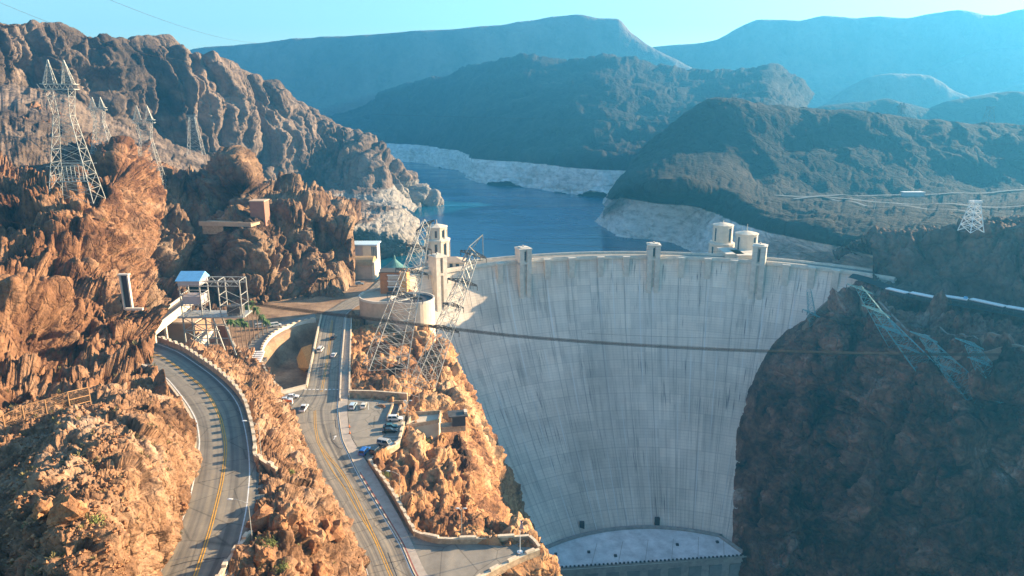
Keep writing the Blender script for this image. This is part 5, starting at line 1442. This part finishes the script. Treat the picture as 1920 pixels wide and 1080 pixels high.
a = at(541, 757); root = empty("barrier", a); tag(root, "orange striped barrier boards in the side lot left of the white pickup", "barrier")
for k in range(2): MB().box(-2.2, 1.4, -.05+k*.8, .02+k*.8, .5, 1.0).build("board", M['orange_plastic'], root)
for k in (-2, 1.2): MB().box(k, k+.12, -.1, .9, 0, 1.2).build("post", M_white, root)
BV = {}
def snap(v, names=("lower_left_hill", "near_left_crag", "rock_between_roads", "rock_beside_road"), lift=0.0, up=7):
    best = None
    for nme in names:
        if nme not in BV:
            src = bpy.data.objects[nme]; BV[nme] = BVHTree.FromPolygons([u.co for u in src.data.vertices], [tuple(f.vertices) for f in src.data.polygons])
        h = BV[nme].ray_cast(Vector((v.x, v.y, v.z+up)), Vector((0, 0, -1)), 2*up+2)[0]
        if h is not None and (best is None or h.z > best): best = h.z
    return Vector((v.x, v.y, (v.z if best is None else best)+lift))
# wire fence above the lower left hill
fp = [(-40,832,36),(13,820,36),(50,808,36),(92,796,36),(135,786,36),(173,772,35)]
pts = [snap(q(*a), ('lower_left_hill', 'near_left_crag'), .5, 25) for a in fp]; root = empty("wire_fence", pts[0]); tag(root, "rust brown wire mesh fence on the rocks at the lower left", "fence")
HF = 3.6
for v in pts: local(MB().bar(v+Vector((0, 0, -1)), v+Vector((0, 0, HF)), .15, 6).build("post", flat_mat('rust_post', (.34,.19,.09), .8, .2, 1)), root)
m = MB()
for a, b_ in zip(pts, pts[1:]):
    for z in (.4, HF*.5, HF): m.bar(a+Vector((0, 0, z)), b_+Vector((0, 0, z)), .085)
local(m.build("rail", M['rust_post']), root)
m = MB()
for a, b_ in zip(pts, pts[1:]):
    L = (b_-a).length; n = int(L/.45)
    for k in range(-7, n):
        for s_ in (0, 1):
            f0, f1 = k/n, (k+7)/n; z0, z1 = .3, HF
            if f0 < 0: z0 = .3+(HF-.3)*(-k/7); f0 = 0
            if f1 > 1: z1 = .3+(HF-.3)*((n-k)/7); f1 = 1
            if s_: f0, f1 = 1-f0, 1-f1
            m.bar(a.lerp(b_, f0)+Vector((0, 0, z0)), a.lerp(b_, f1)+Vector((0, 0, z1)), .016, 3)
local(m.build("mesh", M['rust_post']), root)

# ------------------------------------------------------------ palms, shrubs, boulders, louvres
def palm(loc, H, label):
    root = empty("palm_tree", loc); tag(root, label, "palm tree", "palms standing by the ramp")
    m = MB(); bend = rng.uniform(-.4, .4); pr = Vector((0, 0, -.5))
    for k in range(1, 7):
        c = Vector((bend*(k/6)**2, 0, H*k/6)); m.bar(pr, c, .26-.02*k, 7, w2=.24-.02*k); pr = c
    m.build("trunk", M['trunk'], root)
    m = MB()
    for i in range(26):
        az = rng.uniform(0, 6.283); el = rng.uniform(-.5, 1.2); L = rng.uniform(1.6, 2.5); d = Vector((math.cos(az), math.sin(az), 0)); s_ = Vector((-d.y, d.x, 0))
        pts = [pr+d*L*f*math.cos(el*(1-f*.7))+Vector((0, 0, L*(math.sin(el)*f-1.0*f*f))) for f in (0, .35, .7, 1)]
        for j in range(3):
            w0, w1 = (.10, .42, .40, .05)[j], (.10, .42, .40, .05)[j+1]; dr = Vector((0, 0, -.18))
            m.add([pts[j]-s_*w0+dr, pts[j], pts[j]+s_*w0+dr, pts[j+1]-s_*w1+dr, pts[j+1], pts[j+1]+s_*w1+dr], [(0, 1, 4, 3), (1, 2, 5, 4)])
    m.build("crown", M['frond'], root)
pl_ = [(438,600,660,"leftmost"),(446,602,655,"second from the left"),(455,598,652,"third from the left"),(463,604,648,"fourth from the left"),(470,574,642,"tall one in the middle"),(477,566,636,"tallest"),(485,577,632,"tall one third from the right"),(493,592,628,"second from the right"),(501,600,622,"rightmost")]
for px, yt, yb, w_ in pl_:
    b_ = q(px, yb, .3); palm(b_, p(px, yt, b_.y).z-b_.z, "%s of the palms between the cableway tower and the ramp" % w_)
def blob(m, c, r, seed, n=5, sq=.75):
    """faceted irregular rock"""
    bm = bmesh.new(); bmesh.ops.create_icosphere(bm, subdivisions=3, radius=1)
    P_ = np.array([v.co[:] for v in bm.verts]); v1, _ = facets(P_*1.1+seed*7.7, seed); v2, c2 = facets(P_*2.6+seed*3.1, seed+3)
    k = 1+.42*v1+.12*v2-.05*np.clip(1-c2*6, 0, 1)
    for v, kk in zip(bm.verts, k): v.co = v.co*kk
    r_ = random.Random(seed); S = Vector((r*r_.uniform(.8, 1.25), r*r_.uniform(.7, 1.1), r*r_.uniform(.6, 1.1)*sq/.75)); Rm = Matrix.Rotation(r_.uniform(0, 6), 3, 'Z') @ Matrix.Rotation(r_.uniform(-.5, .5), 3, 'X')
    vs = [Vector(c)+Rm @ Vector((v.co.x*S.x, v.co.y*S.y, v.co.z*S.z)) for v in bm.verts]; fs = [tuple(v.index for v in f.verts) for f in bm.faces]; bm.free()
    return m.add(vs, fs)
M_boul = rock_mat("boulder_rock", [(.16,.07,.035), (.29,.135,.065), (.38,.20,.10), (.43,.28,.17)], .25, 2.2, .12)
bl = [((500,985,24.5),2.7,"rounded orange boulder right beside the nearest street lamp"), ((545,968,27.5),2.3,"upright orange block leaning left in the middle of the boulder pile"), ((560,950,27.5),1.4,"small block wedged behind the upright orange one"),
      ((612,965,20),3.0,"big flat-topped brown boulder at the right of the pile above the lower road"), ((572,985,25),1.6,"small orange boulder under the upright block"), ((530,1005,25),1.5,"small dark boulder below the rounded orange one"),
      ((590,1010,22),1.8,"orange boulder below the big flat-topped one"), ((600,1055,18),2.2,"boulder with a shaded left face near the bottom edge"), ((500,1060,25),1.5,"reddish boulder behind the short wall near the bottom"), ((560,1050,24),1.3,"small boulder right of the reddish one near the bottom edge")]
for k, (a, r, lb) in enumerate(bl):
    c = snap(q(*a), lift=r*.25); o = blob(MB(), (0, 0, 0), r, 30+k, sq=1.0 if k == 1 else .75).build("boulder", M_boul); o.location = c; tag(o, lb, "boulder", "boulders piled between the two roads")
for k, (a, r, lb) in enumerate([((140,1030,44),2.2,"angular boulder low on the left hill near the bottom edge"), ((95,1010,44),1.6,"small boulder left of the angular one on the lower left hill"), ((38,745,33),1.8,"boulder just behind the wire fence"), ((345,962,26),.9,"small stone at the foot of the left hill beside the road")]):
    c = snap(q(*a), lift=r*.2); o = blob(MB(), (0, 0, 0), r, 60+k).build("boulder", M_boul); o.location = c; tag(o, lb, "boulder")
# loose scree on the lower left hill and the rock between the roads
def drop(name, objn, count, seed, box, rad, mat, kind_, fn):
    src = bpy.data.objects[objn]; vs = src.data.vertices; r_ = random.Random(seed); m = MB(); k = 0; tries = 0
    while k < count and tries < count*40:
        tries += 1; v = vs[r_.randrange(len(vs))]; px, py = proj(v.co)
        if box[0] < px < box[2] and box[1] < py < box[3] and (len(box) < 5 or box[4](px, py)): fn(m, v.co, r_.uniform(*rad), r_); k += 1
    o = m.build(name, mat); o['kind'] = 'stuff'; return o
def stone(m, c, r, r_):
    vs = [Vector(c)+Vector((x*r*r_.uniform(.6, 1.2), y*r*r_.uniform(.6, 1.2), z*r*r_.uniform(.5, 1)+r*.2)) for x, y, z in ((1,0,0),(-.4,.9,0),(-.6,-.8,.1),(.3,.2,1),(0,0,-1),(.5,-.7,.5),(-.7,.3,.6))]
    m.add(vs, [(0,1,3),(1,6,3),(6,2,3),(2,5,3),(5,0,3),(1,0,4),(2,6,4),(6,1,4),(5,2,4),(0,5,4)])
def scrub(m, c, r, r_):
    for i in range(26):
        az, el, L = r_.uniform(0, 6.283), r_.uniform(.1, 1.5), r*r_.uniform(.5, 1.1)
        d = Vector((math.cos(az)*math.cos(el), math.sin(az)*math.cos(el), math.sin(el))); s_ = Vector((-math.sin(az), math.cos(az), 0))*r*.09
        e = Vector(c)+d*L; a = Vector(c)+d*L*.25; m.add([a, e-s_, e+d*L*.25, e+s_], [(0,1,2,3)])
drop("scree", "lower_left_hill", 1500, 5, (0, 750, 240, 1080), (.12, .5), M_boul, 'stuff', stone)
drop("scree", "rock_beside_road", 500, 6, (690, 640, 900, 1015), (.12, .4), M_boul, 'stuff', stone)
M_scrub = flat_mat("scrub_dry", (.20,.17,.07), .9, .4, .8)
drop("desert_scrub", "lower_left_hill", 150, 7, (0, 750, 350, 1080), (.35, .9), M_scrub, 'stuff', scrub)
drop("desert_scrub", "rock_between_roads", 90, 8, (400, 650, 690, 1080), (.3, .7), M_scrub, 'stuff', scrub)
drop("desert_scrub", "rock_beside_road", 90, 9, (690, 640, 900, 1015), (.35, .9), M_scrub, 'stuff', scrub)
drop("desert_scrub", "near_left_crag", 160, 10, (0, 300, 300, 740), (.4, 1.1), M_scrub, 'stuff', scrub)
drop("desert_scrub", "middle_cliff", 260, 12, (230, 300, 665, 600), (.5, 1.3), M_scrub, 'stuff', scrub)
def bush(px, py, z, r, label, n=420):
    c = snap(q(px, py, z)); root = empty("shrub", c); tag(root, label, "shrub")
    m = MB(); r_ = random.Random(px)
    for i in range(7):
        az = r_.uniform(0, 6.28); m.bar((0, 0, -.3), (math.cos(az)*r*.6, math.sin(az)*r*.6, r*r_.uniform(.5, .9)), .05, 4, w2=.02)
    m.build("stems", M['trunk'], root); m = MB()
    for i in range(n):
        az, el, rr = r_.uniform(0, 6.28), math.asin(r_.uniform(-.1, 1)), r*r_.uniform(.45, 1.05)*(1+.25*math.sin(3*i))
        d = Vector((math.cos(az)*math.cos(el)*1.25, math.sin(az)*math.cos(el)*1.25, math.sin(el)*.9))*rr
        u_ = Vector((r_.uniform(-1, 1), r_.uniform(-1, 1), r_.uniform(-.4, 1))).normalized(); w_ = u_.cross(d).normalized() if d.length else u_
        L = .26; m.add([d, d+u_*L*.5+w_*.07, d+u_*L, d+u_*L*.5-w_*.07], [(0,1,2,3)])
    m.build("foliage", M['shrub_green'], root)
bush(500, 1032, 25.6, 1.7, "bright green spreading shrub behind the short wall at the bottom, largest of all")
bush(530, 1072, 25.0, 1.2, "round green shrub near the bottom edge right of the largest shrub")
bush(724, 897, -1, 1.2, "green shrub growing against the pavement wall")
bush(796, 828, -5, 1.5, "green shrub on the rock left of the tall concrete block")
bush(177, 990, 47, 1.1, "small green shrub on the lower left hill")
bush(100, 782, 32.5, .9, "small green shrub just below the wire fence")
bush(543, 868, 22, .8, "small yellow-green shrub inside the bend of the upper road wall")
for px, lb in ((460, "left one of the two stacks of white louvre blades below the ramp"), (477, "right one of the two stacks of white louvre blades below the ramp")):
    a = q(px, 688, .5); root = empty("louvre_stack", a); tag(root, lb, "louvres", "white louvre stacks")
    for k in range(8):
        c = Vector((-k*.12, k*1.35, k*.35)); MB().box(c.x-1.6, c.x+1.6, c.y, c.y+1.0, c.z, c.z+.5).build("blade", M_white, root)
    MB().box(-1.5, 1.2, .2, 11, -1.5, -.02).build("plinth", M['steel_dark'], root)

# ------------------------------------------------------------ plateau roads on the right bank
M_far_road = flat_mat("pale_road", (.10,.12,.13), .8, .2, .1)
def drape(name, objn, pts, w, mat, lift=.6):
    from mathutils.bvhtree import BVHTree
    src = bpy.data.objects[objn]; bv = BVHTree.FromPolygons([v.co for v in src.data.vertices], [tuple(f.vertices) for f in src.data.polygons])
    L = []
    for v in rs([q(a, b_, 6) for a, b_ in pts], 70):
        h = bv.ray_cast(Vector((v[0], v[1], 400)), Vector((0, 0, -1)))[0]; L.append(Vector((v[0], v[1], max(h.z if h else 6, 3))))
    for _ in range(6): L = [L[0]]+[(L[i-1]+L[i]*2+L[i+1])/4 for i in range(1, len(L)-1)]+[L[-1]]
    return ribbon(name, along(L, -w/2, 70), along(L, w/2, 70), mat, 70, lift+.8, across=2)
drape("plateau_road", "right_shore_hill", [(1452,369),(1500,371),(1560,371),(1640,378),(1740,390),(1840,401),(1990,414)], 7, M_far_road)
drape("plateau_road", "right_shore_hill", [(1490,375),(1560,368),(1650,363),(1760,362),(1870,360),(1990,357)], 6, M_far_road)
drape("plateau_road", "right_shore_hill", [(1556,372),(1620,386),(1680,396),(1750,404),(1830,418)], 4, M_far_road)
a = q(1711, 366, 9); root = empty("long_shed", a); tag(root, "long low white shed beside the far plateau road on the right bank", "shed")
MB().box(-11, 11, -3, 3, -1, 3.2).build("wall", M['plaster_grey'], root); MB().box(-11.5, 11.5, -3.5, 3.5, 3.203, 3.7).build("roof", M_white, root)

# ------------------------------------------------------------ haze
m = bpy.data.materials.new("air_haze"); m.use_nodes = True
t = m.node_tree; t.nodes.clear()
vol = t.nodes.new('ShaderNodeVolumePrincipled'); out = t.nodes.new('ShaderNodeOutputMaterial')
vol.inputs['Color'].default_value = (.075, .46, .93, 1)
vol.inputs['Density'].default_value = 2.1e-4
vol.inputs['Anisotropy'].default_value = .35
t.links.new(vol.outputs[0], out.inputs['Volume'])
hz = MB().box(-3000, 3000, -60, 3900, -184, 520).build("haze", m)
hz['kind'] = 'stuff'
